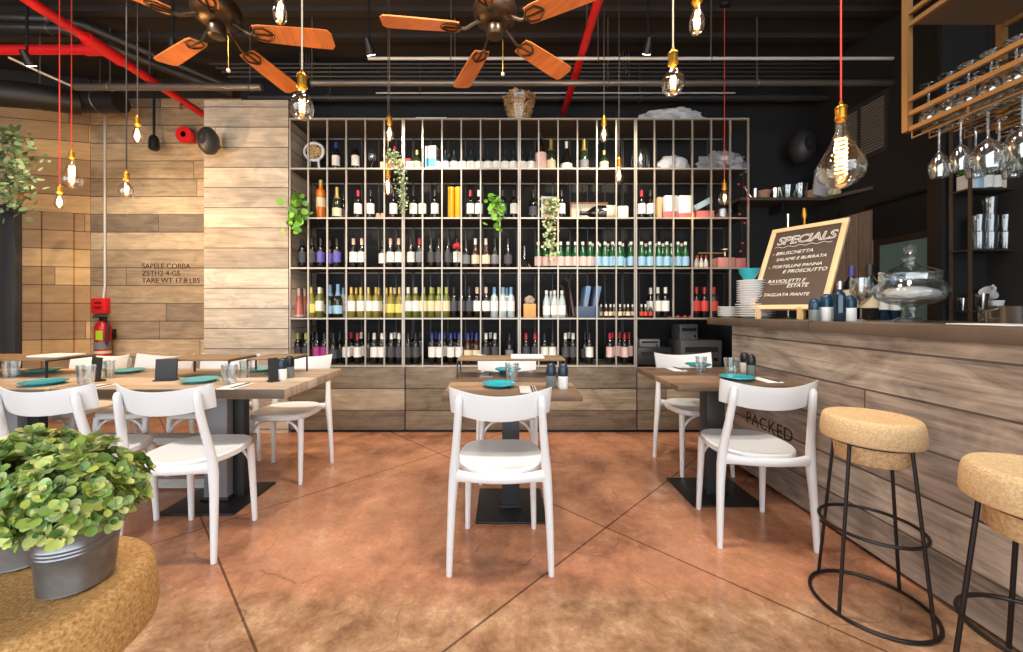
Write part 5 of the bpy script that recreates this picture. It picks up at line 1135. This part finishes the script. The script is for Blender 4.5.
barbottle('second blue bottle, behind the big glass jar', 893, 2.36, G_blue, L_white, K_sky, 'bord', .9)
t = thing('stemmed_goblet', 'stemmed glass goblet holding corks beside the wine bottles', 'goblet', (xa(861, 2.13), 2.13, BZ))
b = MB(); b.lathe([(0, 0), (.04, .001), (.04, .004), (.012, .008), (.005, .02), (.005, .085), (.02, .10), (.042, .125), (.05, .165), (.046, .235), (.043, .235), (.047, .165), (.038, .128), (0, .105)], 24); b.build('goblet', M_clear, t)
b = MB(); r_ = random.Random(8)
for i in range(22):
    a = r_.random()*2*PI; q = .028*math.sqrt(r_.random()); p = Vector((q*math.cos(a), q*math.sin(a), .125+r_.random()*.075)); d = Vector((r_.uniform(-1, 1), r_.uniform(-1, 1), r_.uniform(-1, 1))).normalized()*.012; b.tube([p-d, p+d], .008, 6)
c = b.build('corks', M_corkpale, t); c['kind'] = 'stuff'
# apothecary jar
t = thing('apothecary_jar', 'large footed glass apothecary jar with pointed lid on the bar top', 'jar', (xa(910, 1.9), 1.9, BZ))
gm = glass('jar_glass', (246, 249, 250), .09, .75, .05)
b = MB(); b.lathe([(0, 0), (.062, .0), (.066, .005), (.05, .016), (.03, .026), (.024, .045), (.036, .06), (.03, .072), (.04, .082), (.085, .092), (.125, .115), (.140, .145), (.132, .175), (.112, .195), (.106, .21), (.110, .235), (.105, .235), (.101, .21), (.107, .194), (.127, .174), (.134, .145), (.12, .119), (.08, .098), (0, .09)], 40); b.build('bowl', gm, t)
b = MB(); b.lathe([(.112, .237), (.114, .24), (.085, .258), (.05, .272), (.034, .283), (.022, .296), (.034, .312), (.022, .326), (.016, .338), (.024, .352), (.021, .368), (.009, .384), (0, .388)], 32); b.build('lid', gm, t)
b = MB(); b.add(*lump(.104, .104, .040, 6.1, .12, 4, 6), T(0, 0, .112)); b.build('sugar', P('white_sugar', (236, 234, 230), .9), t)
# steel pots on the right of the bar top
for lab, px, Y, r, h in [('small shiny steel milk jug on the bar top at right', 991, 1.78, .038, .06), ('wide shiny steel pot at the right edge of the bar top', 1010, 1.72, .062, .078)]:
    t = thing('steel_pot', lab, 'pot', (xa(px, Y), Y, BZ)); b = MB(); b.lathe([(0, 0), (r*.96, 0), (r, .004), (r, h-.004), (r*1.04, h), (r*.97, h), (r*.96, .006), (0, .006)], 24); b.build('body', M_chrome, t)
    b = MB(); b.tube([(-r*.98, 0, h*.8), (-r*1.5, 0, h*.75), (-r*1.45, 0, h*.3), (-r*.98, 0, h*.25)], .004, 6); b.build('handle', M_chrome, t)
tag(MB().box(-.12, .12, -.1, .1, 0, .004, bev=.001).build('white_cloth', M_paper, loc=(xa(1012, 1.5)-.0, 1.52, BZ)), 'white folded cloth at the right end of the bar top', 'cloth')
# red bead string by the rack end
t = thing('bead_string', 'string of small red beads hanging at the right end post of rack', 'bead string', (xa(743, 3.63), 3.635, LZ[1]))
b = MB(); pts = [(0, 0, -.012), (.01, 0, -.2), (-.01, 0, -.5), (.005, 0, -.85)]; b.tube(pts, .0015, 5); b.build('cord', M_cord_k, t)
for py, dx in [(185, -4), (188, 2), (197, 5), (203, 6), (215, -3), (224, 2), (244, 0), (252, -2)]:
    b = MB(); b.add(*lump(.012, .012, .012, py, .15, 2), T(dx*.0093, 0, za(py, 3.635)-LZ[1])); b.build('bead', P('ornament_red', (186, 40, 46), .4), t)
# tap handles behind the chalkboard
for lab, px, py, h, m_ in [('slim steel beer tap stem behind the chalkboard', 788, 214, .2, M_chrome), ('gold tap handle above the chalkboard', 804.5, 208, .25, M_brass)]:
    Y = 3.2; top = za(py, Y); b = MB(); b.tube([(xa(px, Y), Y, BZ-.05), (xa(px, Y), Y, top-.1), (xa(px, Y), Y, top-.06), (xa(px, Y), Y, top)], [.009, .009, .02 if m_ == M_brass else .009, .012], 10); q = tag(b.build('beer_tap', m_), lab, 'tap')
t = thing('tap_cabinet', 'dark cabinet carrying the beer taps behind the bar', 'cabinet', (2.55, 3.2, 0))
MB().box(-.35, .35, -.12, .25, 0, BZ-.06, bev=.004).build('carcass', M_dark, t); MB().box(-.36, .36, -.13, .26, BZ-.06, BZ-.051).build('top', M_black, t, smooth=False)
